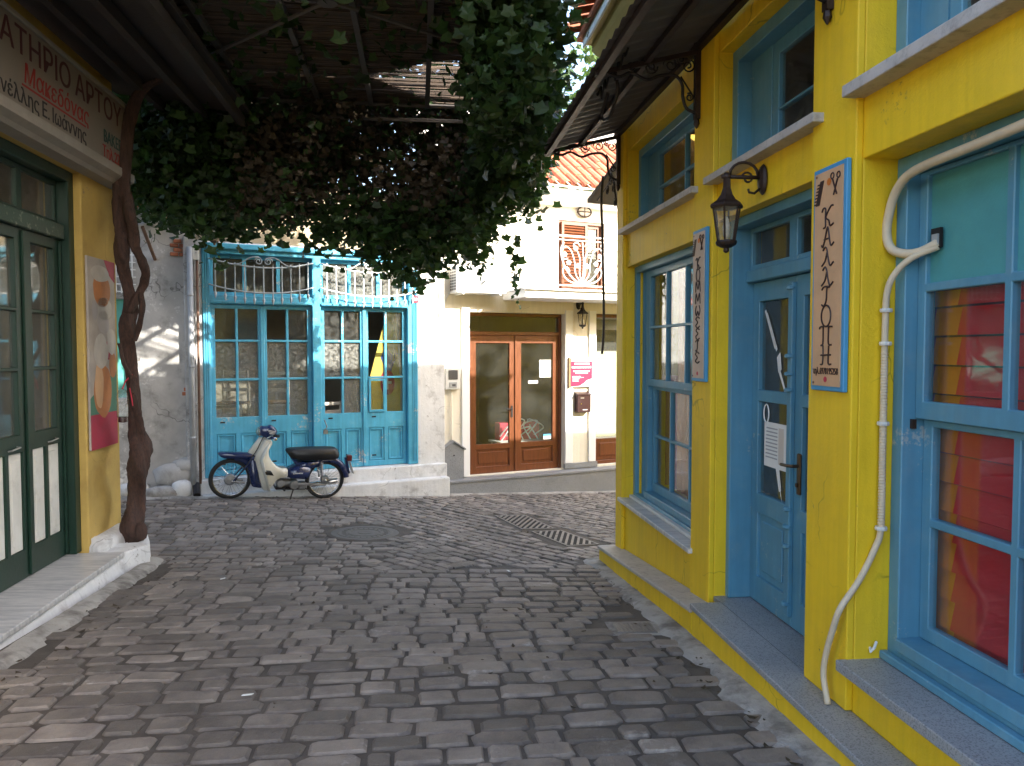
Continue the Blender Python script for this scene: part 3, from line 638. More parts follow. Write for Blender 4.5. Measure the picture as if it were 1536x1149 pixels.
# vertical shop signs
GL = {'K': [[(.0, .82), (.12, 1), (.32, .92), (.3, .5), (.32, .05), (.15, -.04)], [(.95, 1.0), (.75, 1.0), (.34, .52), (.6, .3), (.72, .02), (1.0, .1)]],
      'A': [[(.0, .12), (.12, .02), (.3, .4), (.52, 1), (.7, .3), (.82, .02), (1.05, .15)], [(.22, .38), (.7, .42)]],
      'l': [[(.15, .85), (.32, 1), (.48, .85), (.62, .35), (.78, .02), (1.05, .18)], [(.5, .72), (.35, .3), (.05, .05)]],
      'I': [[(.1, .85), (.3, 1), (.8, .95), (.55, .9), (.5, .3), (.3, 0), (.1, .08)]],
      'O': [[(.5 + .4 * math.cos(a * math.pi / 6 + 1.5), .5 + .55 * math.sin(a * math.pi / 6 + 1.5)) for a in range(13)]],
      'P': [[(-.05, .85), (.1, .98), (1.05, .95)], [(.28, .95), (.27, .1), (.1, .0)], [(.75, .95), (.75, .1), (1.0, .02)]],
      'H': [[(.1, 1), (.28, .95), (.27, .1), (.08, .02)], [(.78, 1), (.76, .1), (1.0, .05)], [(.1, .5), (.95, .52)]],
      'M': [[(.0, .05), (.12, 1), (.5, .3), (.85, 1), (1.0, .05)]],
      'W': [[(.2, .95), (.02, .5), (.22, .05), (.5, .45), (.75, .05), (.98, .5), (.8, .95)]],
      'C': [[(.9, .85), (.5, 1), (.1, .8), (.5, .5), (.1, .2), (.5, 0), (.95, .15)]],
      'E': [[(.9, .9), (.4, 1), (.2, .78), (.6, .55), (.15, .3), (.4, 0), (.95, .12)]]}
def vsign(lb, u0, u1, z0, z1, word, face, lh, foot):
    uc = (u0 + u1) / 2; r = root('shop_sign', lb, 'sign', FR, uc, .002, z0)
    hw = (u1 - u0) / 2; H = z1 - z0
    MB(G).box(-hw, hw, 0, .022, 0, H).build('board', 'signblue', r, bevel=.004)
    MB(G).box(-hw + .022, hw - .022, .0225, .027, .022, H - .022).build('face', face, r)
    m = MB(G); step = (H - .30) / len(word); gw = lh * 1.12
    for i, ch in enumerate(word):
        zt = H - .185 - step * i - (lh if lh < step else step * .95); hh = lh if lh < step else step * .92
        for st in GL[ch]:
            m.tube([(gw / 2 - x * gw, .0285, zt + z * hh) for x, z in [(p.x, p.y) for p in smoothline([(a, b, 0) for a, b in st], 4)]], .0042, 5)
    m.build('lettering', 'ink', r)
    m = MB(G); m.box(.045, .075, .0275, .030, H - .165, H - .06)     # comb
    for k in range(7): m.box(.075, .095, .0275, .0295, H - .16 + k * .014, H - .154 + k * .014)
    m.v = [(u + (z - H) * -.35 - .03, w, z) for u, w, z in m.v]; m.build('comb_emblem', 'ink', r)
    m = MB(G); m.tube([(-.035, .029, H - .13), (-.07, .029, H - .06)], .004, 5); m.tube([(-.075, .029, H - .125), (-.045, .029, H - .06)], .004, 5)
    for c in ((-.033, H - .145), (-.082, H - .14)): m.tube([(c[0] + .013 * math.cos(t * math.pi / 5), .029, c[1] + .013 * math.sin(t * math.pi / 5)) for t in range(11)], .0035, 4)
    m.v = [(u + .0, w, H - .1 - (z - H + .1)) for u, w, z in m.v]; m.build('scissors_emblem', 'ink', r)
    MB(G).lathe([(.001, .0275), (.016, .0275), (.016, .030), (.001, .030)], 10, (-.005, 0, H - .075), 'y').build('blossom', 'orange', r)
    for zz in (.035, H - .035): MB(G).lathe([(.001, .0272), (.006, .0272), (.005, .030), (.001, .0305)], 8, (hw - .035, 0, zz), 'y').build('screw', 'rustpipe', r)
    if foot:
        m = MB(G); text_mesh(m, foot, .042, .105, .075, .0285, -1, squeeze=.72); m.build('telephone_number', 'ink', r, fix=False)
    MB(G).lathe([(.001, .0275), (.013, .0275), (.013, .0295), (.001, .0295)], 8, (0, 0, .052), 'y').build('blossom', 'red', r)
vsign('tan wooden sign lettered ΚΑΛΛΙΟΠΗ on the pier right beside the blue door', -.338, -.066, 1.37, 2.37, 'KAllIOPH', 'signtan', .086, 'τηλ.6978195258')
vsign('greyish sign lettered ΚΟΜΜΩΣΕΙΣ on the pier beside the far small-paned window', 1.245, 1.485, 1.35, 2.335, 'KOMMWCEIC', 'boardcream', .072, None)
# wall lantern
def lantern(lb, fr, u, w, z, arm, ironm='ironbrown', s=1.0, grp='wall lanterns'):
    r = root('wall_lantern', lb, 'lantern', fr, u, w, z, grp); g = fr.sg; L = arm
    if L:
        MB(g).lathe([(.001, .001), (.055, .001), (.062, .008), (.05, .022), (.02, .03), (.001, .03)], 18, (0, 0, 0), 'y').build('wall_plate', ironm, r, smooth=False)
        o = r.children[-1]; o.scale = (.75, 1, 1.35)
        m = MB(g); m.tube([(0, .02, .01), (0, L * .5, .01), (0, L + .03, .01)], .011 * s, 8)
        m.tube([(0, L * .92 + .0, .03)] + [(0, L * .55 + L * .38 * math.cos(a), .02 + L * .33 * math.sin(a)) for a in [k * math.pi / 8 for k in range(9)]], .008 * s, 6)
        m.tube([(0, y, z_) for y, z_ in spiral(L * .45, .005, .035, .012, 0, 1.2, 14)], .006, 6); m.tube([(0, .025, -.05), (0, .055, -.075), (0, .085, -.07), (0, .09, -.052)], .007, 6)
        m.lathe([(.016, -.015), (.022, 0), (.016, .02)], 10, (0, L, .01)); m.build('bracket', ironm, r, smooth=True)
    c = (0, L, 0)
    MB(g).lathe([(.012, .02), (.02, -.005), (.022, -.05), (.034, -.085), (.055, -.115), (.088, -.138), (.092, -.148), (.088, -.158), (.02, -.160)], 6 if s == 1 else 4, c, rot=.5).build('lamp_cap', ironm, r)
    n = 6 if s == 1 else 4; rt, rb_, z0, z1 = .074, .047, -.160, -.335
    m = MB(g)
    for k in range(n):
        a = 2 * math.pi * k / n + .5; m.tube([(rt * math.cos(a), L + rt * math.sin(a), z0), (rb_ * math.cos(a), L + rb_ * math.sin(a), z1)], .0055, 5)
    m.build('cage', ironm, r)
    for k in range(n):
        a, b = [2 * math.pi * q / n + .5 for q in (k, k + 1)]
        P = lambda rr, an, zz: (rr * .97 * math.cos(an), L + rr * .97 * math.sin(an), zz)
        MB(g).add([P(rt, a, z0), P(rt, b, z0), P(rb_, b, z1), P(rb_, a, z1)], [(0, 1, 2, 3)]).build('pane', 'lampglass', r, fix=False)
    MB(g).lathe([(.054, -.332), (.058, -.342), (.052, -.355), (.03, -.368), (.014, -.372), (.016, -.388), (.006, -.398)], n * 2, c, rot=.5).build('base_cap', ironm, r)
    MB(g).lathe([(.008, -.33), (.018, -.30), (.02, -.26), (.012, -.22), (.004, -.20)], 10, c).build('bulb', 'plastic', r, smooth=True)
    return r
lantern('dark brown iron wall lantern over the blue door of the yellow building', FR, .56, -.03, 2.475, .21)
# flexible conduit
cd = root('conduit_pipe', 'cream cable conduit looping round the corner of the big blue window', 'pipe', FR, -.36, 0, 0)
m = MB(G)
top = smoothline([(-1.9, -.10, 2.33), (-1.3, -.12, 2.30), (-.95, -.12, 2.29), (-.57, -.13, 2.28), (-.20, -.14, 2.27), (-.07, -.145, 2.22), (-.015, -.145, 2.12), (-.005, -.145, 2.04), (-.03, -.15, 1.98), (-.07, -.18, 1.955), (-.13, -.21, 1.955), (-.19, -.25, 1.985)], 8)
m.tube(top, .019, 10); m.build('upper_run', 'conduit', cd, smooth=True)
m = MB(G); low = smoothline([(-.19, -.25, 1.97), (-.12, -.19, 1.935), (-.07, -.15, 1.88), (-.04, -.13, 1.80), (-.03, -.13, 1.65), (-.03, -.13, 1.4), (-.03, -.13, 1.1), (-.03, -.13, .80), (-.02, -.11, .70), (-.005, -.05, .56), (.0, .03, .44), (.03, .045, .34), (.085, .045, .20), (.10, .045, .10), (.07, .04, -.015)], 8)
m.tube(low, .0138, 10); m.build('lower_run', 'conduit', cd, smooth=True)
m = MB(G)
for k in range(60):
    z = .80 + k * .0125; m.lathe([(.0145, -.003), (.016, 0), (.0145, .003)], 10, (-.03, -.13, z))
m.build('corrugations', 'conduit', cd, smooth=True)
for z in (1.72, 1.58, 1.24, .79): MB(G).lathe([(.024, -.008), (.026, 0), (.024, .008)], 10, (-.035 if z > 1.3 else -.03, -.13, z)).build('clip', 'whitepaint', cd)
MB(G).box(-.205, -.15, -.256, -.2435, 1.965, 2.045).build('hole_plate', 'hole', cd); MB(G).box(-.20, -.165, -.2434, -.235, 1.975, 2.02).build('box', 'pipegrey', cd)
MB(G).tube([(-.015, -.13, .29), (-.03, -.11, .27), (-.02, -.10, .25), (0, -.11, .26)], .006, 6).build('loose_clip', 'plastic', cd)
# awning
aw = root('awning', 'corrugated brown sheet awning on scrolled iron brackets over the yellow wall', 'awning', FR, 0, 0, 0)
m = MB(G); n = 130; u0, u1 = -.35, 3.5
def az(w): return 3.56 - .20 * (w / .70)
rows = []
for w in (.0, .35, .72):
    rows.append([(u0 + (u1 - u0) * i / n, w, az(w) + .011 * math.sin(i * 2 * math.pi / 5)) for i in range(n + 1)])
k = n + 1; m.v = [p for r in rows for p in r] + [(p[0], p[1], p[2] - .004) for r in rows for p in r]
for j in range(2):
    for i in range(n): a = j * k + i; m.f += [(a, a + 1, a + k + 1, a + k), (a + 3 * k, a + 4 * k, a + 4 * k + 1, a + 3 * k + 1)]
m.build('sheet', 'sheet', aw, smooth=True)
for w, s in ((.02, .022), (.36, .018), (.66, .022)): MB(G).box(u0, u1, w - s, w + s, az(w) - .06, az(w) - .02).build('purlin', 'ironbrown', aw)
def bracket(ub):
    m = MB(G); m.box(ub - .022, ub + .022, .002, .035, 3.06, 3.56); m.tube([(ub, .02, 3.06), (ub, .02, 3.03), (ub, .02, 3.0)], [.016, .02, .004], 6); post = m.build('bracket', 'ironbrown', aw)
    m = MB(G)
    slopebox(m, ub - .018, ub + .018, .035, .70, 3.50, 3.50, .03); m.v = [(u, w, z if w < .1 else z - .165) for u, w, z in m.v]; m.build('arm', 'ironbrown', post)
    m = MB(G); P = lambda pts, r: m.tube([(ub, w, z) for w, z in [(q[0], q[1]) for q in pts]], r, 6)
    sm = lambda pts: [(p.x, p.y) for p in smoothline([(a, b, 0) for a, b in pts], 5)]
    P(sm([(.03, 3.10), (.09, 3.13), (.115, 3.2), (.12, 3.28), (.17, 3.335), (.27, 3.33), (.36, 3.30), (.46, 3.34), (.55, 3.31), (.66, 3.345)]), .011)
    P([(.04, 3.20), (.13, 3.33)], .006); P(sm([(.30, 3.36), (.42, 3.41), (.55, 3.345)]), .006)
    for c in ((.08, 3.40, .045, .01, 2), (.20, 3.40, .05, .012, 0), (.33, 3.38, .045, .01, 3), (.46, 3.375, .03, .008, 0), (.58, 3.335, .022, .006, 2), (.07, 3.2, .028, .008, 1), (.13, 3.44, .03, .008, 4)):
        P(spiral(c[0], c[1], c[2], c[3], c[4], 1.5, 20), .0055)
    m.build('scrollwork', 'darkiron', post, smooth=True)
for ub in (3.42, 1.45, -.15): bracket(ub)
MB(G).tube(smoothline([(1.9, .5, 3.36), (2.0, .52, 3.22), (1.86, .5, 3.18), (1.72, .48, 3.3), (1.7, .49, 3.38)], 6), .012, 6).build('cable_bundle', 'darkiron', aw)
m = MB(G)
for i in range(7): m.tube(smoothline([(1.2 + i * .12, .55, 3.40), (1.24 + i * .12, .56, 3.36 - .03 * (i % 3)), (1.3 + i * .12, .55, 3.41)], 5), .007, 5)
m.build('hanging_wires', 'darkiron', aw)
# small second awning round the corner on the end wall
a2 = root('corner_awning', 'small dark sheet awning with a long curved iron stay round the yellow corner', 'awning', FR, 3.55, -.06, 0)
MB(G).add([(.02, 0, 3.36), (.95, .12, 3.10), (1.3, -1.0, 3.10), (.35, -1.1, 3.36), (.02, 0, 3.40), (.95, .12, 3.14), (1.3, -1.0, 3.14), (.35, -1.1, 3.40)], [(0, 3, 2, 1), (4, 5, 6, 7), (0, 1, 5, 4), (1, 2, 6, 5), (2, 3, 7, 6), (3, 0, 4, 7)]).build('sheet', 'sheet', a2)
m = MB(G); m.tube(smoothline([(.42, .085, 3.26), (.52, .075, 3.05), (.58, .05, 2.75), (.60, .035, 2.4), (.56, .035, 2.0), (.50, .05, 1.7), (.44, .08, 1.52)], 8), [.014] * 40 + [.014] * 9, 6); m.build('curved_stay', 'darkiron', a2, smooth=True)
m = MB(G)
for c in ((.30, 3.20, .07), (.18, 3.10, .06), (.42, 3.12, .05), (.12, 2.95, .045)): m.tube([(p[0], .04, p[1]) for p in spiral(c[0], c[1], c[2], .01, 1, 1.6, 18)], .007, 5)
m.tube([(.02, .02, 2.8), (.1, .04, 3.0), (.2, .04, 3.2), (.8, .05, 3.1)], .009, 5); m.build('scrollwork', 'darkiron', a2)

# ================================================================== BAKERY (left)
bk = root('bakery_building', 'ochre plastered bakery with dark green glazed shop doors', 'building', FL)
G = FL.sg
wallholes(MB(G), -5, .66, -.9, 4.0, [(-2.62, -.05, -.17, 3.02)], 0, -.3).build('wall', 'ochre', bk, bevel=.012, seg=2)
def lend(t, k): return (.655 - .331 * t - .943 * k, -.015 - .943 * t + .331 * k)
MB(G).prism([lend(0, 0), lend(5, 0), lend(5, .28), lend(.1, .28)], -.9, 4.0, 'z').build('end_wall', 'ochre', bk)
for nm, bxs in (('floor', (-5, .3, -4, -.302, -.3, -.16)), ('back_wall', (-5, .3, -4.2, -4.02, -.3, 4)), ('ceiling', (-5, .3, -4, -.302, 3.1, 3.2)), ('partition', (.0, .1, -4, -.31, -.16, 3.1))):
    MB(G).box(*bxs).build(nm, 'interior', bk)
cas = wallholes(MB(G), -2.62, -.05, -.148, 3.02, [(-2.5, -.15, -.16, 2.93)], -.06, -.24).build('door_frame', 'green', bk, bevel=.006)
MB(G).box(-2.5, -.15, -.09, -.23, 2.455, 2.575).build('transom_bar', 'greenworn', cas, bevel=.008)
sash(cas, G, -2.5, -.15, 2.577, 2.928, -.15, .035, [-.74, -1.33, -1.92], [], 'green', 'oldglass', bar=.075)
leafm = None
for i in range(4):
    a = -.738 - i * .59; b = a + .586
    lf = wallholes(MB(G), a, b, -.145, 2.452, [(a + .115, b - .115, .93, 1.40), (a + .115, b - .115, 1.425, 1.84), (a + .115, b - .115, 1.865, 2.37), (a + .07, a + .265, .07, .80), (a + .315, b - .075, .07, .80)], -.135, -.185).build('door', 'green', bk, bevel=.004)
    for c, d in ((.93, 1.40), (1.425, 1.84), (1.865, 2.37)): MB(G).box(a + .11, b - .11, -.168, -.164, c - .005, d + .005).build('pane', 'oldglass', lf)
    for p, q in ((a + .07, a + .265), (a + .315, b - .075)):
        MB(G).box(p + .002, q - .002, -.15, -.18, .072, .798).build('panel', 'whitepaint', lf, bevel=.003); MB(G).box(p + .045, q - .045, -.142, -.15, .12, .75).build('raised_panel', 'whitepaint', lf, bevel=.006)
    MB(G).box(b - .03, b + .025, -.115, -.135, -.13, 2.44).build('cover_strip', 'green', lf, bevel=.004)
    MB(G).tube([(a + .3, -.13, .83), (a + .3, -.105, .835), (a + .42, -.105, .845), (a + .42, -.13, .85)], .006, 6).build('handle', 'steel', lf)
MB(G).box(-5, -.10, -.20, .30, -.19, -.15).build('door_step', 'marble', bk, bevel=.006, seg=2)
MB(G).prism([(.275, -.192), (.30, -.25), (.36, -.40), (.44, -.75), (-.1, -.75), (-.1, -.192)], -5, -.10, 'x').build('step_base', 'limewash', bk)
def lump(fr, name, par, c, rad, m, seed, n=10, k=7, sq=.9):
    """rounded irregular block"""
    mb = MB(fr.sg); rings = []
    for j in range(1, k):
        th = math.pi * j / k; ring = []
        for i in range(n):
            ph = 2 * math.pi * i / n; d = Vector((math.sin(th) * math.cos(ph), math.sin(th) * math.sin(ph), math.cos(th)))
            q = 1 + .22 * noise.noise(d * 1.7 + Vector((seed * 7.1, 0, 0))); e = Vector([math.copysign(abs(v) ** sq, v) for v in d])
            ring.append((c[0] + rad[0] * e.x * q, c[1] + rad[1] * e.y * q, c[2] + rad[2] * e.z * q))
        rings.append(ring)
    return mb.loft(rings).build(name, m, par, smooth=True)
MB(G).prism([(-.099, .0), (.20, .0), (.245, .30), (.14, .43), (-.099, .31)], -.75, -.152, 'z').build('curb_block', 'limewash', bk, bevel=.015, seg=2)
lump(FL, 'plaster_base', bk, (.28, .05, -.20), (.36, .10, .15), 'limewash', 3, n=16, k=10, sq=.45)
MB(G).add([(.30, .16, -.75), (.52, .14, -.75), (.50, .32, -.75), (.33, .40, -.75), (.30, .16, -.20), (.50, .12, -.02), (.46, .27, -.02), (.33, .36, -.17)], [(0, 3, 2, 1), (4, 5, 6, 7), (0, 1, 5, 4), (1, 2, 6, 5), (2, 3, 7, 6), (3, 0, 4, 7)]).build('corner_stone', 'limewash', bk, bevel=.01)
# eave canopy over the sign
MB(G).add([(-5, -.1, 4.02), (1.0, -.1, 4.02), (1.0, 1.15, 3.86), (-5, 1.15, 3.86), (-5, -.1, 4.07), (1.0, -.1, 4.07), (1.0, 1.15, 3.91), (-5, 1.15, 3.91)], [(0, 3, 2, 1), (4, 5, 6, 7), (0, 1, 5, 4), (1, 2, 6, 5), (2, 3, 7, 6), (3, 0, 4, 7)]).build('canopy', 'darkwood', bk)
for w in (.34, .72, 1.08): MB(G).box(-5, 1.0, w - .03, w + .03, 3.90 - w * .145, 4.01 - w * .145 - .02).build('purlin', 'darkwood', bk)
sg_ = root('bakery_sign', 'long fascia sign with Greek bakery lettering above the green doors', 'sign', FL, -.7, .02, 3.02)
MB(G).box(-1.35, 1.255, 0, .165, .13, .70).build('board', 'signboard', sg_, bevel=.006)
MB(G).prism([(-.02, 0), (.10, .005), (.13, .03), (.185, .06), (.19, .09), (.19, .128), (-.02, .128)], -1.40, 1.275, 'x').build('moulding', 'signgrey', sg_)
MB(G).box(-1.36, 1.265, .01, .178, .702, .735).build('top_trim', 'signgrey', sg_, bevel=.004)
def sline(s, size, u, z, m, nm, sq=1, **k):
    for wd in s.split(' '):
        mb = MB(G); text_mesh(mb, wd, size, u, z, .1665, 1, squeeze=sq, **k); mb.build(nm, m, sg_, fix=False); u = max(v[0] for v in mb.v) + size * .27 * sq
sline('ΠΡΑΤΗΡΙΟ ΑΡΤΟΥ', .245, -1.30, .485, 'inkplum', 'lettering', 1.10)
sline('Μακεδόνας', .185, -.64, .315, 'inkred', 'lettering', .98, shear=.12)
sline('Κανέλλης Ε. Ιωάννης', .145, -1.12, .165, 'inkblack', 'lettering', .98)
sline('BAKERY', .15, .655, .275, 'inkgreen', 'lettering', .88)
sline('Τηλ.22520', .135, .63, .15, 'inkred', 'lettering', .88)
MB(G).box(-.66, .31, .1655, .168, .285, .298).build('underline', 'inkred', sg_)
# wall banner
bn_ = root('wall_banner', 'tall painted board with white and orange shapes on the bakery corner wall', 'banner', FL, .265, .004, .70)
def blob(cx, cz, rx, rz, seed, n=22): return [(cx + rx * math.cos(2 * math.pi * i / n) * (1 + .12 * noise.noise(Vector((math.cos(2 * math.pi * i / n) * 1.5, math.sin(2 * math.pi * i / n) * 1.5, seed)))), cz + rz * math.sin(2 * math.pi * i / n) * (1 + .12 * noise.noise(Vector((math.sin(2 * math.pi * i / n) * 1.5, math.cos(2 * math.pi * i / n) * 1.5, seed + 5))))) for i in range(n)]
MB(G).box(-.285, .285, 0, .02, 0, 1.65).build('board', 'artpale', bn_, bevel=.002)
def art(poly, m, lay): MB(G).prism(poly, .0202 + lay * .0006, .0206 + lay * .0006, 'y').build('painted_shape', m, bn_)
art([(-.285, 0), (.285, 0), (.285, .30), (-.285, .30)], 'artred', 0); art([(-.285, .30), (.285, .30), (.285, .66), (.05, .60), (-.285, .44)], 'artgreen', 0)
art(blob(-.02, .50, .19, .24, 1), 'artorange', 1); art(blob(-.1, .55, .09, .20, 2), 'signtan', 2); art(blob(.2, .72, .08, .12, 3), 'artorange', 2); art(blob(.12, .86, .06, .09, 9), 'artred', 1)
art(blob(-.05, .84, .15, .15, 4), 'artwhite', 3); art(blob(.18, .93, .10, .12, 5), 'artwhite', 3); art(blob(.02, 1.10, .13, .10, 6), 'cloudgrey', 1); art(blob(.05, 1.22, .16, .10, 16), 'artwhite', 1)
art(blob(0, 1.38, .18, .15, 7), 'artorange', 1); art(blob(-.16, 1.2, .06, .09, 8), 'cloudgrey', 2); art(blob(-.03, 1.52, .20, .07, 10), 'artwhite', 2); art([(.05, 1.65), (.285, 1.65), (.285, 1.46), (.16, 1.52)], 'artred', 2)

# ================================================================== VINE TRUNK, PERGOLA, FOLIAGE
vine = root('grapevine', 'old twisted vine with brown braided trunk climbing onto the pergola', 'vine', None, -3.44, 6.85, gz(-3.44, 6.85))
VO = vine.location.copy()
def vpt(px, py, Y): k = Y / 1140; return Vector(((px - 768) * k, Y, 1.55 - (py - 526) * k)) - VO
def strand(name, tab, Y, seed, n=26):
    cs = smoothline([(a, b, r * .74) for a, b, r in tab], 12); mb = MB(); rings = []
    for i, c in enumerate(cs):
        Yd = Y + .05 * math.sin(i * .165 + seed); p = vpt(c.x, c.y, Yd); rr = max(.008, c.z * Y / 1140); ring = []
        for k in range(n):
            a = 2 * math.pi * k / n; tw = a + i * .055
            q = rr * (1 + .22 * math.sin(3 * tw + seed) + .07 * math.sin(7 * tw + 1.3 * math.sin(i * .2)) + .055 * abs(math.sin(8.5 * tw + 2 * noise.noise(Vector((a, i * .1, seed))))) + .14 * noise.noise(Vector((math.cos(a) * 2, math.sin(a) * 2, i * .16 + seed))) + .07 * noise.noise(Vector((math.cos(a) * 7, math.sin(a) * 7, i * .12 + seed))))
            ring.append((p.x + q * math.cos(a), p.y + q * math.sin(a), p.z))
        rings.append(ring)
    return mb.loft(rings).build(name, 'bark', vine, smooth=True)
strand('trunk', [(192, 842, 22), (192, 815, 20), (192, 790, 19), (198, 760, 16), (203, 730, 15), (205, 700, 18), (207, 670, 19), (204, 645, 13.5), (202, 610, 11), (197, 570, 10.5), (194, 530, 12), (193, 490, 13), (197, 460, 12), (194, 430, 10), (189, 400, 11), (186, 370, 13), (188, 330, 15), (189, 290, 15), (192, 240, 13), (200, 190, 12), (225, 140, 10), (290, 110, 8)], 6.85, 1)
strand('branch', [(196, 470, 8), (206, 448, 8), (217, 430, 8), (222, 412, 8), (216, 392, 8.5), (206, 372, 9.5), (205, 345, 10), (199, 318, 10), (196, 290, 8)], 6.80, 4, 10)
strand('branch', [(203, 512, 4), (211, 488, 5), (215, 462, 5.5), (213, 440, 5)], 6.78, 7, 8); strand('branch', [(180, 515, 3.5), (186, 545, 4), (195, 565, 4), (197, 590, 4)], 6.72, 9, 8)
lump(Frame((0, 0), (1, 0), (0, 1)), 'root_burl', vine, vpt(206, 800, 6.78), (.05, .06, .09), 'bark', 5)
bt = root('plastic_bottle', 'clear plastic bottle tied upside down to the vine trunk', 'bottle', None, -3.44, 6.70, .92)
MB().lathe([(.005, .30), (.028, .285), (.045, .24), (.05, .2), (.044, .17), (.05, .14), (.05, .05), (.035, .03), (.035, .0)], 14).build('body', 'bottleplastic', bt, smooth=True); MB().lathe([(.037, .05), (.038, .0), (.02, -.005)], 14).build('cap', 'mailbox', bt)
MB().tube([(.0, 0, .29), (.02, .02, .36), (.06, .06, .42)], .006, 5).build('red_ribbon', 'red', bt); MB().tube([(.05, .03, .30), (.07, .02, .22), (.075, .03, .14)], .005, 5).build('ribbon_tail', 'red', bt)

PZ = 4.08
pg = root('pergola', 'steel pergola roofed with dark reed mats over the alley', 'pergola', None, 0, 0, 0, rz=math.atan2(D.y, D.x) - math.pi / 2)
def loc(x, y): v = Vector((x, y)); return v.dot(Vector((D.y, -D.x))), v.dot(D)     # world -> pergola (across, along)
far = loc(-1.4, 8.0)[1]
beams = [loc(x, 8.0)[0] for x in (-3.35, -2.65, -1.99, -1.46, -.88, -.30)]
for a in beams: MB().box(a - .022, a + .022, 4.5 if a > -1.3 else -2.0, far, PZ + .0, PZ + .045).build('beam', 'beamgrey', pg)
for b, z, s in ((far - .02, PZ - .13, .02), (far - .02, PZ + .02, .022), (5.35, PZ - .01, .02), (4.6, PZ - .01, .02)): MB().tube([(beams[0] - .3, b, z), (beams[-1] + .08, b, z)], s, 8).build('cross_bar', 'beamgrey', pg)
hb = (loc(-1.32, 5.55)); MB().lathe([(.001, 0), (.07, 0), (.075, .012), (.07, .025), (.001, .025)], 16, (hb[0], hb[1], PZ - .05)).build('hub', 'beamgrey', pg)
for q in ((-2.6, 6.6), (.1, 6.75), (-2.6, 4.7), (.2, 4.7)):
    e = loc(*q); MB().tube([(hb[0], hb[1], PZ - .03), (e[0], e[1], PZ - .02)], .016, 6).build('brace', 'beamgrey', pg)
SH = Vector((SUN.x, SUN.y)); SK = SH.dot(FF.w)
def gap(p):
    """leaves are missing where the low sun finds its way through onto the grey house"""
    lam = (Vector((p.x, p.y)) - FF.o).dot(FF.w) / SK; q = p - SUN * lam; u = (Vector((q.x, q.y)) - FF.o).dot(FF.u)
    return -4.75 < u < -3.15 and 1.12 < q.z < 1.72 + .30 * (u + 4.4)
m = MB(); b = -2.0; rr = random.Random(5)
while b < far + .05:
    for lay_ in range(3):
        a = beams[0] - .35 - rr.uniform(0, .3)
        lim = beams[-1] + .08 if b > 4.5 else -1.25
        def pw(q): v = Vector((D.y, -D.x)) * q + D * b; return Vector((v.x, v.y, PZ + .06))
        if rr.random() < .85 and b > 5:     # reeds cut short in that opening so sun reaches the grey house
            q = lim
            while q > lim - 1.6 and not gap(pw(q)): q -= .04
            if q > lim - 1.6:
                while gap(pw(q)): q -= .04
                lim = q
        while a < lim - .3:
            L = min(rr.uniform(.7, 1.9), lim - a); r_ = rr.uniform(.005, .0085); a0_ = a; z = PZ + .055 + lay_ * .012 + rr.uniform(0, .006); dz = rr.uniform(-.006, .006); yy = b + rr.uniform(-.006, .006)
            m.tube([(a, yy, z), (a + L * .5, yy + rr.uniform(-.006, .006), z + dz), (a + L, yy + rr.uniform(-.004, .004), z)], r_, 3, cap=False); a += L + rr.uniform(0, .05) + (rr.uniform(.05, .3) if rr.random() < .05 else 0)
    b += .011 + (rr.uniform(.004, .014) if rr.random() < .08 else 0)
tag(m.build('reed_mat', 'reed', pg, fix=False), None, None, kind='stuff')
# leaves
LV = []
for i in range(10):
    a = -math.pi / 2 + 2 * math.pi * i / 10; LV.append(((1.0 if i % 2 == 0 else .62) * (.55 if i == 0 else 1) * math.cos(a), (1.0 if i % 2 == 0 else .62) * (.55 if i == 0 else 1) * math.sin(a)))
def leaves(name, m, pts, parent, size=(.035, .07), hang=.6, seed=1):
    rg = random.Random(seed); V = []; Fc = []
    for p in pts:
        s = rg.uniform(*size); yaw = rg.uniform(0, 6.283); tilt = rg.gauss(math.pi / 2 * hang, .45); roll = rg.gauss(0, .5)
        M3 = (Matrix.Rotation(yaw, 3, 'Z') @ Matrix.Rotation(tilt, 3, 'X') @ Matrix.Rotation(roll, 3, 'Y')) * s
        o = len(V); cup = rg.uniform(.05, .35)
        V.append(tuple(p + M3 @ Vector((0, 0, -cup * .5))))
        for x, y in LV: V.append(tuple(p + M3 @ Vector((x, y, -cup * abs(x) * .6 + cup * .2))))
        Fc += [(o, o + 1 + i, o + 1 + (i + 1) % 10) for i in range(10)]
    mb = MB(); mb.v = V; mb.f = Fc; o = mb.build(name, m, parent, fix=False); return tag(o, None, None, kind='stuff')
zbx = [(-4.3, 3.4), (-4.15, 3.15), (-3.89, 2.88), (-3.45, 2.9), (-3.23, 2.78), (-2.86, 2.88), (-2.49, 2.74), (-2.12, 2.69), (-1.68, 2.62), (-1.42, 2.5), (-1.24, 2.33), (-.94, 2.43), (-.65, 2.55), (-.35, 2.52), (.015, 2.86), (.24, 3.2), (.42, 3.45), (.6, 3.8)]
def zb(x): return zb0(x) + .06 + .30 * smooth(-.7, .1, x)
def zb0(x):
    for (a, c), (b, d) in zip(zbx, zbx[1:]):
        if a <= x <= b: return c + (d - c) * (x - a) / (b - a)
    return 4
rg = random.Random(21); green = []; dry = []
def clump(c, n, r, out):
    for _ in range(n):
        p = c + Vector((rg.gauss(0, r), rg.gauss(0, r), rg.gauss(0, r * 1.2)))
        if not gap(p): out.append(p - VO)
k = 0
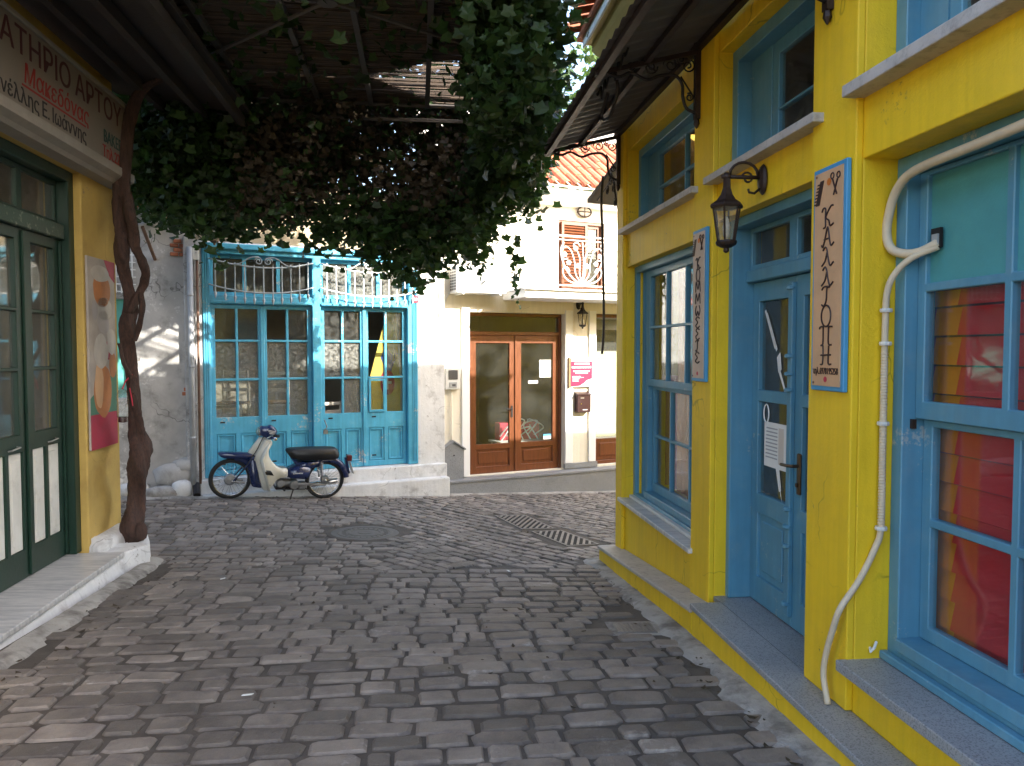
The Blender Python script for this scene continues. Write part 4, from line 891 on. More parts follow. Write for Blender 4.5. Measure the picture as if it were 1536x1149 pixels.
while k < 2300:       # hanging curtain at the far edge of the pergola
    x = rg.uniform(-4.2, .42); z0 = zb(x) + .10 * noise.noise(Vector((x * 5, 2, 0))); z = z0 + (4.45 - z0) * rg.random() ** 1.15; k += 1
    y = 8.35 + .75 * rg.uniform(-1, 1) * min(1, (4.3 - z) + .45) - .2 * (x > -.2)
    core = -2.75 < x < -.45 and z > 3.0
    if core and rg.random() < .8:
        clump(Vector((x, y, z)), 12, .10, dry)
        if rg.random() < .9: clump(Vector((x, rg.uniform(8.4, 9.2), z)), 12, .11, dry if rg.random() < .6 else green)
        continue
    clump(Vector((x, y, z)), 11, .085, green)
for _ in range(620):  # right-hand side of the pergola
    y = rg.uniform(5.2, 8.7); z = rg.uniform(3.3 - .25 * smooth(7, 8.5, y), 5.0 if y > 6.8 else 4.4); top = smooth(3.5, 4.1, z)
    x = rg.uniform(-.30, (.045 + .030 * top) * y - .08); clump(Vector((x, y, z)), 11, .085, green)
for _ in range(520):  # left-hand side beyond the bakery sign
    y = rg.uniform(7.3, 8.8); x = rg.uniform(-4.1, -2.55); clump(Vector((x, y, rg.uniform(3.5, 5.2))), 11, .10, green)
for _ in range(420):
    y = rg.uniform(4.6, 8.5); x = rg.uniform(-2.9, -.1) - .124 * (y - 8); clump(Vector((x, y, rg.uniform(4.2, 4.5))), 10, .15, green)
for x, y, z, L in ((.03, 8.2, 2.75, .5), (-.32, 8.3, 2.5, .25), (-3.3, 8.6, 2.75, .3), (-1.2, 8.3, 2.35, .14), (.06, 8.9, 2.5, .5), (-2.7, 8.4, 2.8, .2)):
    for q in range(int(L / .03)): green.append(Vector((x + rg.gauss(0, .02) + .03 * math.sin(q), y + rg.gauss(0, .02), z - q * .03)) - VO)
leaves('foliage', 'leaf', green, vine, (.024, .074), .62, 4)
leaves('dry_foliage', 'leafdry', dry, vine, (.03, .055), .7, 5)
m = MB()
for _ in range(190):
    x = rg.uniform(-4.0, .4); z1 = zb(x) + rg.uniform(-.02, .5); y = 8.3 + rg.uniform(-.4, .5)
    ln = smoothline([(x + rg.uniform(-.25, .25), y - .1, 4.15), (x + rg.gauss(0, .08), y, (4.15 + z1) / 2 + .2), (x, y, z1)], 4)
    if not any(gap(p) for p in ln): m.tube([p - VO for p in ln], rg.uniform(.003, .008), 4, cap=False)
for _ in range(40):
    x = rg.uniform(-3.5, .4); y = rg.uniform(4, 8); ln = smoothline([(x, y, 4.18), (x + rg.gauss(0, .2), y + .8, 4.22), (x + rg.gauss(0, .3), y + 1.6, 4.2)], 4)
    if not any(gap(p) for p in ln): m.tube([p - VO for p in ln], rg.uniform(.006, .014), 5, cap=False)
tag(m.build('stems', 'bark', vine, fix=False), None, None, kind='stuff')

for b in (5.35, 4.6):   # tie bars carry the pergola on the two house walls
    MB().tube([(loc(*FL.pt(0, -.05).xy)[0], b + .06, PZ - .03), (beams[0], b + .06, PZ - .03)], .02, 8).build('tie_bar', 'beamgrey', pg)
    MB().tube([(beams[-1], b + .06, PZ + .02), (loc(*FR.pt(0, -.05).xy)[0], b + .06, PZ + .02)], .02, 8).build('tie_bar', 'beamgrey', pg)

# ================================================================== HOUSES ACROSS THE JUNCTION
G = FF.sg
# ---- weathered grey house
gh = root('grey_house', 'weathered grey plaster house with peeling base and pilaster', 'building', FF)
wallholes(MB(G), -7, -3.412, -1, 3.22, [(-4.85, -4.22, .96, 2.19)], 0, -.3).build('wall', 'greywall', gh)
MB(G).box(-3.56, -3.43, .001, .075, -1, 3.0).build('pilaster', 'greywall', gh, bevel=.012); MB(G).box(-7, -3.42, -.3, .10, 3.221, 3.30).build('cornice', 'limewash', gh, bevel=.01)
MB(G).prism([(-.301, 3.30), (.16, 3.30), (.16, 3.34), (-1.6, 4.3), (-1.6, 4.2)], -7, -3.42, 'x').build('roof', 'tile', gh)
MB(G).box(-4.84, -4.23, -.05, -.09, .97, 2.18).build('shutter', 'aqua', gh, bevel=.004)
for i in range(6): MB(G).box(-4.83, -4.24, -.045, -.05, 1.05 + i * .2, 1.06 + i * .2).build('shutter_board', 'aqua', gh)
m = MB(G)
for i in range(7): m.tube([(-4.5 + i * .06, .06, 2.25), (-4.5 + i * .06, .06, 2.75)], .008, 5)
for i in range(6): m.tube([(-4.55, .06, 2.27 + i * .09), (-4.1, .06, 2.27 + i * .09)], .008, 5)
m.build('lattice', 'whiteiron', gh)
MB(G).add([(-4.10, .0, 3.12), (-3.86, .0, 3.15), (-3.84, .34, 3.12), (-4.14, .34, 3.02), (-4.10, .0, 3.15), (-3.86, .0, 3.18), (-3.84, .34, 3.15), (-4.14, .34, 3.05)], [(0, 3, 2, 1), (4, 5, 6, 7), (0, 1, 5, 4), (1, 2, 6, 5), (2, 3, 7, 6), (3, 0, 4, 7)]).build('hood', 'pipegrey', gh)
MB(G).tube([(-4.02, .30, 3.04), (-3.88, .01, 2.68)], .02, 6).build('hood_strut', 'rustpipe', gh)
b0 = None
for i in range(4):
    for j in range(2):
        lc = (-3.71 + j * .105 + (i % 2) * .04, .004, 2.74 + i * .055)
        if b0 is None: b0 = MB(G).box(0, .095, 0, .012, 0, .045).build('brick', 'tile', gh, bevel=.004); b0.location = (lc[0], -lc[1], lc[2])
        else: copy_part(b0, gh, (lc[0], -lc[1], lc[2]))
for i in range(3): copy_part(b0, gh, (-3.60 + .02 * i, -.004, .98 + i * .055))
for i, (u, w, z, rx, rz_) in enumerate([(-3.88, .16, -.20, .24, .12), (-3.63, .14, -.17, .13, .16), (-3.72, .06, .02, .22, .17), (-4.2, .12, -.14, .22, .12), (-3.58, .05, .13, .14, .12), (-4.6, .1, -.05, .3, .15)]):
    lump(FF, 'boulder', gh, (u, w - .05, z - .04), (rx, .13, rz_ * .85), 'limewash' if i % 2 else 'greywall', i + 11, 14, 10, .75)
dp = root('drain_pipe', 'grey drain pipe with rusty conduit beside the blue shop doors', 'pipe', FF, -3.49, .12, -.15)
MB(G).tube([(0, 0, 0), (0, 0, 3.0)], .035, 10).build('pipe', 'pipegrey', dp, smooth=True); MB(G).tube([(.085, -.03, .0), (.085, -.03, 2.85)], .016, 8).build('rusty_conduit', 'rustpipe', dp, smooth=True)
for z in (.6, 1.5, 2.4): MB(G).lathe([(.038, -.015), (.042, 0), (.038, .015)], 10, (0, 0, z)).build('clamp', 'pipegrey', dp)
MB(G).tube([(.03, -.02, 0), (.03, .05, -.06), (.03, .12, -.12)], .045, 8).build('shoe', 'darkiron', dp)
jb = root('junction_box', 'small grey junction box on the wall above the drain pipe', 'electrical box', FF, -3.42, .08, 2.69)
MB(G).box(-.04, .04, 0, .05, 0, .18).build('case', 'plastic', jb, bevel=.006); MB(G).lathe([(.001, .05), (.008, .05), (.008, .054), (.001, .054)], 8, (0, 0, .09), 'y').build('screw', 'steel', jb)

# ---- blue shop
bs = root('blue_shop', 'white walled old shop with large peeling sky blue glazed doors', 'building', FF)
wallholes(MB(G), -3.412, -.03, -1, 2.96, [(-3.345, -.45, -.10, 2.93)], 0, -.28).build('wall', 'limewash', bs, bevel=.008)
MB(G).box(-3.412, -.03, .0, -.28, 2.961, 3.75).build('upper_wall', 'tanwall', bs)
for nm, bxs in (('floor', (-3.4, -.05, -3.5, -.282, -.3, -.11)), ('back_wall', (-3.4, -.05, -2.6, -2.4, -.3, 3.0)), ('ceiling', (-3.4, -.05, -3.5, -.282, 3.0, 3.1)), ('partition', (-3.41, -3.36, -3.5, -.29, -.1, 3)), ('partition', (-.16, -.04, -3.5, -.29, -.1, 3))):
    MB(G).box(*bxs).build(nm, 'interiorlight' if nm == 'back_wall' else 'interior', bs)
MB(G).box(-3.41, -.032, .001, .10, -1, -.105).build('plinth', 'limewash', bs, bevel=.015, seg=2)
MB(G).box(-3.41, -.05, .101, .26, -1, -.285).build('curb', 'limewash', bs, bevel=.02, seg=2)
cas = wallholes(MB(G), -3.345, -.45, -.098, 2.93, [(-3.25, -1.955, -.11, 2.155), (-3.25, -1.955, 2.27, 2.80), (-1.84, -.60, -.11, 2.155), (-1.84, -.60, 2.27, 2.80)], .015, -.14).build('door_frame', 'shopblue', bs, bevel=.008)
for a, b in ((-3.345, -3.27), (-.54, -.45)):
    for k in range(3): MB(G).box(a + .008 + k * .026, a + .024 + k * .026, .016, .026, -.05, 2.85).build('jamb_moulding', 'shopblue', cas, bevel=.003)
MB(G).box(-3.35, -.445, .016, .06, 2.862, 2.932).build('head_moulding', 'shopblue', cas, bevel=.008)
for a, b in ((-3.25, -1.955), (-1.84, -.60)):
    mid = (a + b) / 2
    MB(G).box(a, b, .016, .04, 2.165, 2.20).build('transom_moulding', 'shopblue', cas, bevel=.006)
    sash(cas, G, a, b, 2.272, 2.798, -.07, .045, [a + (b - a) / 3, a + 2 * (b - a) / 3], [], 'shopblue', 'dirtyglass' if a > -2 else 'oldglass', bar=.05)
def shop_leaf(u0, u1, skip=()):
    st = .055; um = (u0 + u1) / 2; cols = [(u0 + st, um - .016), (um + .016, u1 - st)]; rows_ = [(.675, 1.155), (1.185, 1.665), (1.695, 2.10)]
    pans = [(u0 + st, um - .03, -.02, .455), (um + .03, u1 - st, -.02, .455)]
    lf = wallholes(MB(G), u0, u1, -.094, 2.152, [(c[0], c[1], r_[0], r_[1]) for c in cols for r_ in rows_] + pans, -.055, -.105).build('door', 'shopblue', bs, bevel=.005)
    for i, c in enumerate(cols):
        for j, r_ in enumerate(rows_):
            if (i, j) in skip: continue
            MB(G).box(c[0] - .004, c[1] + .004, -.088, -.084, r_[0] - .004, r_[1] + .004).build('pane', 'dirtyglass' if (u0 < -1.3 and j < 2) else 'oldglass', lf)
    for p in pans:
        MB(G).box(p[0], p[1], -.085, -.10, p[2], p[3]).build('panel', 'shopblue', lf)
        ringframe(MB(G), p[0] + .004, p[1] - .004, p[2] + .004, p[3] - .004, .03, -.062, -.086).build('panel_moulding', 'shopblue', lf, bevel=.008)
    for z in (.60, .05): MB(G).box(u0 + .1, u0 + .16, -.048, -.055, z, z + .02).build('hinge_scar', 'darkiron', lf)
    return lf
shop_leaf(-3.247, -2.604); shop_leaf(-2.60, -1.958, skip={(0, 2)}); l3 = shop_leaf(-1.837, -1.224, skip={(0, 0)}); l4 = shop_leaf(-1.22, -.603, skip={(0, 1), (0, 2)})
MB(G).box(-2.63, -2.575, -.035, -.055, -.08, 2.14).build('cover_strip', 'shopblue', bs, bevel=.006); MB(G).box(-1.25, -1.195, -.035, -.055, -.08, 2.14).build('cover_strip', 'shopblue', bs, bevel=.006)
m = MB(G); m.tube([(-1.80, -.03, .60), (-1.80, .01, .58), (-1.77, .01, .50), (-1.80, .0, .46)], .008, 6); m.box(-1.82, -1.76, -.01, .01, .40, .46); m.build('padlock', 'steel', l3)
ringframe(MB(G), -1.165, -.925, .68, 1.15, .03, -.03, -.055).build('vent_sash', 'shopblue', l4, bevel=.003)
pl_ = root('number_plate', 'small red number plate on the blue shop door jamb', 'plate', FF, -.49, .03, 2.24); MB(G).box(-.05, .05, 0, .006, 0, .10).build('plate', 'red', pl_, bevel=.003)
m = MB(G)
for i, (a, b) in enumerate([(-.03, .03), (-.012, .035), (.012, .05)]): m.box(a, a + .014, .0062, .007, .03, .07)
m.build('numerals', 'paper', pl_)
def grille(lb, u0, u1, peak):
    r = root('window_grille', lb, 'grille', FF, (u0 + u1) / 2, .02, 2.2, 'wrought iron grilles over the shop transoms'); h = (u1 - u0) / 2
    sag = lambda t: -.10 * (1 - t * t); bow = lambda t: .09 * (1 - t * t) + .03
    for z0, nm in ((.20, 'bottom_rail'), (.53, 'top_rail')):
        m = MB(G); m.tube([(h * t, bow(t), z0 + sag(t)) for t in [k / 12 - 1 for k in range(25)]], .010, 6); m.tube([(-h, 0, z0), (-h, .035, z0)], .010, 6); m.tube([(h, 0, z0), (h, .035, z0)], .010, 6); m.build(nm, 'greyiron' if not peak else 'whiteiron', r, smooth=True)
    b0 = None
    for k in range(11):
        t = -1 + (k + .6) * 2 / 11.2; lc = (h * t, -bow(t), sag(t))
        if b0 is None:
            m = MB(G); m.tube([(0, 0, .13), (0, 0, .56)], .009, 6); m.tube([(0, 0, .14), (0, 0, .11), (0, 0, .04)], [.008, .022, .002], 4); b0 = m.build('bar', 'greyiron' if not peak else 'whiteiron', r); b0.location = lc
        else: copy_part(b0, r, lc)
    m = MB(G)
    for sx_ in (-1, 1):
        m.tube([(sx_ * (x + .06), .12, z) for x, z in spiral(.0, .51, .055, .012, 0, 1.6, 20)], .007, 5); m.tube([p for p in smoothline([(sx_ * .06, .12, .565), (sx_ * .16, .12, .555), (sx_ * .30, .115, .47), (sx_ * .42, .11, .46)], 5)], .007, 5)
    m.build('scrollwork', 'greyiron' if not peak else 'whiteiron', r, smooth=True)
grille('pale grey wrought iron grille over the transom beside the grey house', -3.26, -1.95, False)
grille('white wrought iron grille over the transom beside the white wall', -1.84, -.47, True)
lantern('bronze square lantern on the wall above the blue shop corner beside the junction box', FF, -3.2, 0, 3.28, .16, 'bronze', .95)
# things inside the shop
ch0 = None
def chair(u, w, z, rz, lb, grp='pale chairs stored inside the blue shop'):
    r = root('chair', lb, 'chair', FF, u, w, z, grp, rz=rz)
    for x in (-.18, .18):
        for y in (-.18, .18):
            MB(1).tube([(x, y, 0), (x * .95, y * .95, .45 if y < 0 else .9)], .016, 6).build('leg', 'pale', r)
    MB(1).box(-.20, .20, -.20, .20, .43, .46).build('seat', 'wood', r, bevel=.01)
    for z_ in (.6, .72, .84): MB(1).box(-.17, .17, .165, .18, z_, z_ + .05).build('back_slat', 'pale', r, bevel=.004)
    for y in (-.18, .18): MB(1).tube([(-.18, y, .2), (.18, y, .2)], .010, 6).build('stretcher', 'pale', r)
chair(-2.9, -.75, -.108, .5, 'pale slat-back chair behind the shop doors nearest the grey house'); chair(-2.3, -.8, -.108, 2.6, 'pale slat-back chair behind the second shop door'); chair(-2.32, -.82, .36, 3.0, 'pale slat-back chair stacked on another behind the second shop door'); chair(-1.5, -.7, -.108, .2, 'pale slat-back chair behind the third shop door'); chair(-2.92, -.8, .37, -.4, 'pale slat-back chair stacked upon another behind the first shop door')
sa = root('windsurf_sail', 'yellow sail with blue and red emblem leaning inside the last blue shop door', 'sail', FF, -.9, -.35, -.10)
m = MB(G); A_ = [(-.52, -.02), (.30, .0), (.30, 1.2), (.22, 2.38), (.12, 2.30), (-.18, 1.2)]; m.prism(A_, 0, .012, 'y'); m.build('cloth', 'sail', sa)
MB(G).tube([(.31, .02, 0), (.31, .02, 1.2), (.23, .02, 2.4)], .018, 8).build('mast', 'pale', sa)
MB(G).prism([(.0, 1.55), (.08, 1.72), (.16, 1.60), (.26, 1.62), (.18, 1.42), (.14, 1.25), (.06, 1.40)], .0125, .015, 'y').build('blue_emblem', 'sailblue', sa)
m = MB(G); m.prism(blob(.10, 1.18, .11, .19, 3), .0155, .017, 'y'); m.build('red_emblem', 'signred', sa); m = MB(G); m.box(.02, .16, .0175, .019, 1.16, 1.20); m.box(.07, .11, .0175, .019, 1.08, 1.26); m.build('white_emblem', 'paper', sa)
for x in (.2, .24): MB(G).tube([(x, .02, 2.2), (x - .02, .03, 1.8), (x - .01, .02, 1.5)], .012, 5).build('fold', 'sail', sa)

# ---- white house with brown door and balcony
wh = root('white_house', 'cream and white two-storey house with brown double door and balcony', 'building', FF)
WP = -.15
wallholes(MB(G), -.028, 6, -1.2, 4.0, [(.43, 2.11, -.37, 2.14), (2.70, 4.2, -.35, 2.16), (1.99, 2.86, 2.53, 3.65)], WP, WP - .3).build('wall', 'housewall', wh)
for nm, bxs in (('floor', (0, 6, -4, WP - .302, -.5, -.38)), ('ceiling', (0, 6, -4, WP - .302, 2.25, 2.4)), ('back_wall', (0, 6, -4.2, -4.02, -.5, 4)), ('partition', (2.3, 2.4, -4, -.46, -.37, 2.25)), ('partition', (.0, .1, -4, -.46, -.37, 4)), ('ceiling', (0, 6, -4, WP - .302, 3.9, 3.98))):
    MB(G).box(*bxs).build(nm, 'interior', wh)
for a, b in ((.30, .428), (2.112, 2.25), (2.56, 2.695)): MB(G).box(a, b, WP + .001, WP + .03, -.28 if a > 1 else -.37, 2.20).build('pilaster', 'housewhite', wh, bevel=.003)
MB(G).box(2.09, 2.72, WP + .0015, WP + .045, -.372, -.285).build('pilaster_base', 'granite', wh, bevel=.004)
MB(G).box(-.06, 5, -.30, .115, -.415, -.382).build('step', 'granite', wh, bevel=.004); MB(G).box(-.05, 5, -.30, .10, -1.2, -.416).build('step_base', 'granite', wh)
df = wallholes(MB(G), .432, 2.108, -.380, 2.138, [(.485, 2.055, -.39, 1.79), (.485, 2.055, 1.85, 2.085)], -.25, -.34).build('door_frame', 'brown', wh, bevel=.006)
MB(G).box(.48, 2.06, -.285, -.29, 1.846, 2.09).build('pane', 'glass', df)
for u0, u1, h in ((.487, 1.268, 0), (1.272, 2.053, 1)):
    lf = wallholes(MB(G), u0, u1, -.375, 1.788, [(u0 + .105, u1 - .105, .09, 1.665), (u0 + .105, u1 - .105, -.26, .005)], -.262, -.31).build('door', 'brown', wh, bevel=.006)
    MB(G).box(u0 + .10, u1 - .10, -.288, -.283, .085, 1.67).build('pane', 'glass', lf)
    MB(G).box(u0 + .10, u1 - .10, -.285, -.30, -.265, .01).build('panel', 'brown', lf); MB(G).box(u0 + .145, u1 - .145, -.272, -.286, -.22, -.035).build('raised_panel', 'brown', lf, bevel=.012)
    if not h:
        m = MB(G); m.box(u1 - .075, u1 - .045, -.25, -.262, .50, .68); m.tube([(u1 - .06, -.25, .63), (u1 - .06, -.215, .63), (u1 - .17, -.21, .63)], .009, 6); m.build('handle', 'darkiron', lf)
MB(G).box(1.255, 1.285, -.245, -.262, -.36, 1.785).build('cover_strip', 'brown', wh, bevel=.004)
pp = root('paper_notice', 'pale blue printed paper taped inside the brown door glass', 'notice', FF, 1.82, -.281, 1.12)
MB(G).box(-.105, .105, 0, .0015, 0, .28).build('sheet', 'paper', pp); MB(G).lathe([(.001, .0016), (.035, .0016), (.035, .003), (.001, .003)], 14, (0, 0, .14), 'y').build('emblem', 'paperprint', pp)
for i in range(8): MB(G).box(-.08 + (i % 3) * .01, .08, .0016, .0028, .025 + i * .03 + (i > 3) * .03, .032 + i * .03 + (i > 3) * .03).build('printed_line', 'paperprint', pp)
pp = root('door_sticker', 'small blue and white sticker low on the brown door glass', 'sticker', FF, 1.86, -.281, .11); MB(G).box(-.07, .07, 0, .0015, 0, .05).build('lower_half', 'paper', pp); MB(G).box(-.07, .07, 0, .0015, .051, .085).build('upper_half', 'signblue', pp)
pp = root('opening_hours_label', 'narrow white lettered strip on the brown door glass beside the paper', 'sticker', FF, 1.60, -.281, 1.02); MB(G).box(-.09, .09, 0, .0012, 0, .055).build('strip', 'cloudgrey', pp)
m = MB(G); text_mesh(m, 'ΩΡΑΡΙΟ', .045, -.08, .01, .002, 1, squeeze=.85); m.build('lettering', 'paper', pp, fix=False)
# table with metal things behind the glass
tb = root('display_table', 'cluttered table with white wire stands seen through the brown door', 'table', FF, 1.65, -.85, -.38)
MB(G).box(-.45, .45, -.3, .3, .40, .43).build('top', 'pale', tb)
for x in (-.4, .4):
    for y in (-.25, .25): MB(G).tube([(x, y, 0), (x, y, .4)], .02, 6).build('leg', 'pale', tb)
for i in range(6): MB(G).tube(smoothline([(-.4 + i * .14, .1, .43), (-.3 + i * .1, .15 - i * .05, .6 + .08 * (i % 3)), (-.2 + i * .12, .1, .75 - .1 * (i % 2)), (-.35 + i * .13, -.05, .5)], 5), .012, 5).build('wire_stand', 'whiteiron', tb)
MB(G).box(-.35, .40, -.25, -.05, .431, .72).build('box', 'red', tb, bevel=.01)
# window at the right with blind
wc = ringframe(MB(G), 2.70, 4.2, -.35, 2.16, .06, -.22, -.34).build('window', 'brown', wh, bevel=.006)
MB(G).box(2.76, 4.14, -.25, -.30, -.29, .07).build('panel', 'brown', wc, bevel=.004); MB(G).box(2.84, 4.06, -.235, -.25, -.22, .0).build('raised_panel', 'brown', wc, bevel=.01)
MB(G).box(2.76, 4.14, -.26, -.265, .07, 2.1).build('pane', 'glass', wc)
b0 = None
for i in range(36):
    if b0 is None: b0 = MB(G).box(2.77, 4.13, -.295, -.285, 0, .036).build('blind_slat', 'blind', wc); b0.location.z = .10
    else: copy_part(b0, wc, (0, 0, .10 + i * .04))
MB(G).box(2.77, 4.13, -.30, -.275, 1.55, 1.9).build('blind_box', 'darkwood', wc)
# upper window with shutter
wc = ringframe(MB(G), 1.99, 2.86, 2.53, 3.65, .05, WP - .02, WP - .14).build('window', 'brown', wh, bevel=.005)
sash(wc, G, 2.53, 2.81, 2.58, 3.60, WP - .06, .05, [], [3.2], 'brown', 'glass')
sh = ringframe(MB(G), 2.03, 2.52, 2.56, 3.62, .05, WP + .03, WP - .01).build('shutter', 'brown', wc, bevel=.004)
b0 = None
for i in range(22):
    z = 2.63 + i * .0435
    if b0 is None: b0 = MB(G).add([(2.08, WP + .022, -.016), (2.47, WP + .022, -.016), (2.47, WP - .004, .018), (2.08, WP - .004, .018), (2.08, WP + .028, -.012), (2.47, WP + .028, -.012), (2.47, WP + .002, .022), (2.08, WP + .002, .022)], [(0, 3, 2, 1), (4, 5, 6, 7), (0, 1, 5, 4), (1, 2, 6, 5), (2, 3, 7, 6), (3, 0, 4, 7)]).build('louvre', 'brown', sh); b0.location.z = z
    else: copy_part(b0, sh, (0, 0, z))
# balcony
MB(G).box(1.0, 5.0, WP + .001, .60, 2.33, 2.445).build('balcony_slab', 'housewhite', wh, bevel=.006); MB(G).box(.96, 5.0, WP + .002, .64, 2.446, 2.475).build('balcony_edge', 'housewhite', wh, bevel=.005)
MB(G).prism([(WP + .001, 3.86), (.10, 3.90), (.18, 3.97), (.28, 3.99), (.28, 4.05), (WP + .001, 4.05)], -.02, 6, 'x').build('cornice', 'housewhite', wh)
rl = root('balcony_railing', 'white wrought iron balcony railing with floral scrolls', 'railing', FF, 1.56, .56, 2.475)
for z, r_ in ((.80, .014), (.74, .008), (.06, .010)): MB(G).tube([(0, 0, z), (3.0, 0, z)], r_, 6).build('rail', 'whiteiron', rl); MB(G).tube([(0, 0, z), (0, -.70, z)], r_, 6).build('side_rail', 'whiteiron', rl)
for x in (0, .88, 1.76, 2.64): MB(G).tube([(x, 0, 0), (x, 0, .80)], .012, 6).build('post', 'whiteiron', rl)
def scroll_panel(x0):
    m = MB(G); T = lambda pts, r_: m.tube([(x0 + p[0], 0, p[1]) for p in pts], r_, 6)
    sm = lambda pts: [(p.x, p.y) for p in smoothline([(a, b, 0) for a, b in pts], 6)]
    for s_ in (-1, 1):
        c = lambda x: .44 + s_ * x
        T([(c(x), z) for x, z in sm([(0, .08), (.16, .16), (.31, .34), (.38, .56), (.33, .70)])], .012); T([(c(x), z) for x, z in sm([(.02, .10), (.12, .24), (.14, .42), (.20, .58), (.30, .64), (.36, .56), (.33, .46), (.26, .46)])], .010)
        T([(c(x), z) for x, z in sm([(0, .10), (.05, .26), (.04, .44), (.09, .58), (.16, .66), (.10, .71), (.04, .66)])], .010); T([(c(x), z) for x, z in sm([(.04, .08), (.22, .12), (.32, .20), (.34, .30), (.27, .33), (.22, .27)])], .010)
        for fx, fz in ((.24, .40), (.12, .62), (.31, .52), (.08, .36)):
            m.lathe([(.001, -.012), (.042, -.006), (.042, .006), (.001, .012)], 5, (x0 + c(fx), 0, fz), 'y', rot=.3)
    T(sm([(.44, .08), (.46, .4), (.44, .72)]), .008); return m.build('scroll_panel', 'whiteiron', rl, smooth=True)
sp = scroll_panel(0)
for k in (1, 2): copy_part(sp, rl, (.88 * k, 0, 0))
# roof tiles
rp = MB(G); rp.prism([(.34, 4.055), (.34, 4.075), (-2.6, 6.1), (-2.6, 6.0)], -.1, 6, 'x'); rp.build('roof', 'roofwhite', wh)
t1 = None; sl2 = math.atan2(2.03, 2.94)
for j in range(6):
    for i in range(17):
        w = .36 - j * .30; lc = (.9 + i * .19 + random.uniform(-.008, .008), -w, 4.085 + j * .207 + random.uniform(-.006, .006)); rot = (sl2, 0, random.uniform(-.02, .02))
        if t1 is None: t1 = tile_mesh(G, .40, .082, .07, 5).build('tile', 'tile', wh); t1.location = lc; t1.rotation_euler = rot
        else: copy_part(t1, wh, lc, rot)
# fittings on the white house
ac = root('air_conditioner', 'white air conditioner outdoor unit on the wall above the brown door', 'air conditioner', FF, .51, WP, 2.40)
MB(G).box(-.41, .41, .03, .31, 0, .40).build('case', 'plastic', ac, bevel=.015, seg=2)
m = MB(G); c0 = (.08, 0, .20)
for k in range(5): m.tube([(c0[0] + .035 * (k + 1) * math.cos(t * math.pi / 12), .315, c0[2] + .035 * (k + 1) * math.sin(t * math.pi / 12)) for t in range(25)], .004, 4)
m.build('fan_guard', 'plastic', ac); MB(G).lathe([(.001, .3101), (.175, .3101), (.175, .312), (.001, .312)], 24, c0, 'y').build('fan_opening', 'pipegrey', ac)
b0 = None
for i in range(8):
    for j in range(3):
        lc = (0, -(.06 + j * .08), .04 + i * .042)
        if b0 is None: b0 = MB(G).box(-.4125, -.4105, 0, .06, 0, .028).build('vent_slot', 'plasticdark', ac); b0.location = lc
        else: copy_part(b0, ac, lc)
for x in (-.3, .3): MB(G).add([(x - .015, 0, -.02), (x + .015, 0, -.02), (x + .015, .32, -.02), (x - .015, .32, -.02), (x - .015, 0, -.002), (x + .015, 0, -.002), (x + .015, .32, -.002), (x - .015, .32, -.002)], [(0, 3, 2, 1), (4, 5, 6, 7), (0, 1, 5, 4), (1, 2, 6, 5), (2, 3, 7, 6), (3, 0, 4, 7)]).build('support', 'whiteiron', ac)
mt = root('electric_meter', 'grey electricity meter box on the cream wall with conduits', 'meter', FF, .125, WP, .97)
MB(G).box(-.12, .12, 0, .10, 0, .32).build('case', 'plastic', mt, bevel=.012, seg=2); MB(G).box(-.075, .075, .1002, .108, .15, .29).build('display', 'plasticdark', mt, bevel=.004); MB(G).box(-.06, .06, .1002, .112, .03, .11).build('cover', 'pipegrey', mt, bevel=.004); MB(G).box(-.02, .035, .1122, .114, .05, .08).build('dial', 'plasticdark', mt)
for pts, nm in (([(-.0, .03, 0), (-.0, .03, -.8)], 'lower_conduit'), ([(-.09, .03, .05), (-.15, .03, 0), (-.16, .03, .3), (-.15, .03, 1.8)], 'left_conduit'), ([(.11, .03, .2), (.15, .03, .25), (.14, .03, .33)], 'wire'), ([(-.1, .02, .32), (-.09, .02, .40), (-.07, .02, .44)], 'wire'), ([(-.11, .03, 1.1), (-.10, .03, 1.3), (0, .03, 1.48), (.05, .04, 1.5)], 'white_cable')):
    MB(G).tube(smoothline(pts, 6), .014 if 'conduit' in nm else .008, 6).build(nm, 'housewall' if 'conduit' in nm else 'plastic', mt, smooth=True)
gb = root('granite_meter_box', 'house-shaped granite box with pointed top beside the brown door step', 'stone box', FF, .13, WP + .002, -.381)
MB(G).prism([(-.165, 0), (.165, 0), (.165, .445), (0, .56), (-.165, .445)], 0, .11, 'y').build('body', 'granite', gb, bevel=.003)
for s_ in (-1, 1): MB(G).prism([(0, .562), (s_ * .19, .435), (s_ * .19, .458), (0, .588)], -.0, .13, 'y').build('cap', 'granite', gb, bevel=.003)
MB(G).lathe([(.001, .1101), (.012, .1101), (.012, .113), (.001, .113)], 8, (0, 0, .36), 'y').build('keyhole', 'hole', gb)
rs = root('red_sign', 'crimson information sign with white text lines beside the brown door', 'sign', FF, 2.39, WP + .031, .97)
cv = [(-.20, .0), (-.02, .01), (.05, .05), (.12, .10), (.21, .125), (.21, .45), (-.20, .45)]
MB(G).prism(cv, .02, .028, 'y').build('panel', 'signred', rs); MB(G).box(-.235, -.2005, 0, .03, -.02, .47).build('side_edge', 'wood', rs); MB(G).box(-.2, .215, 0, .019, -.01, .46).build('backing', 'housewhite', rs)
rq = random.Random(2)
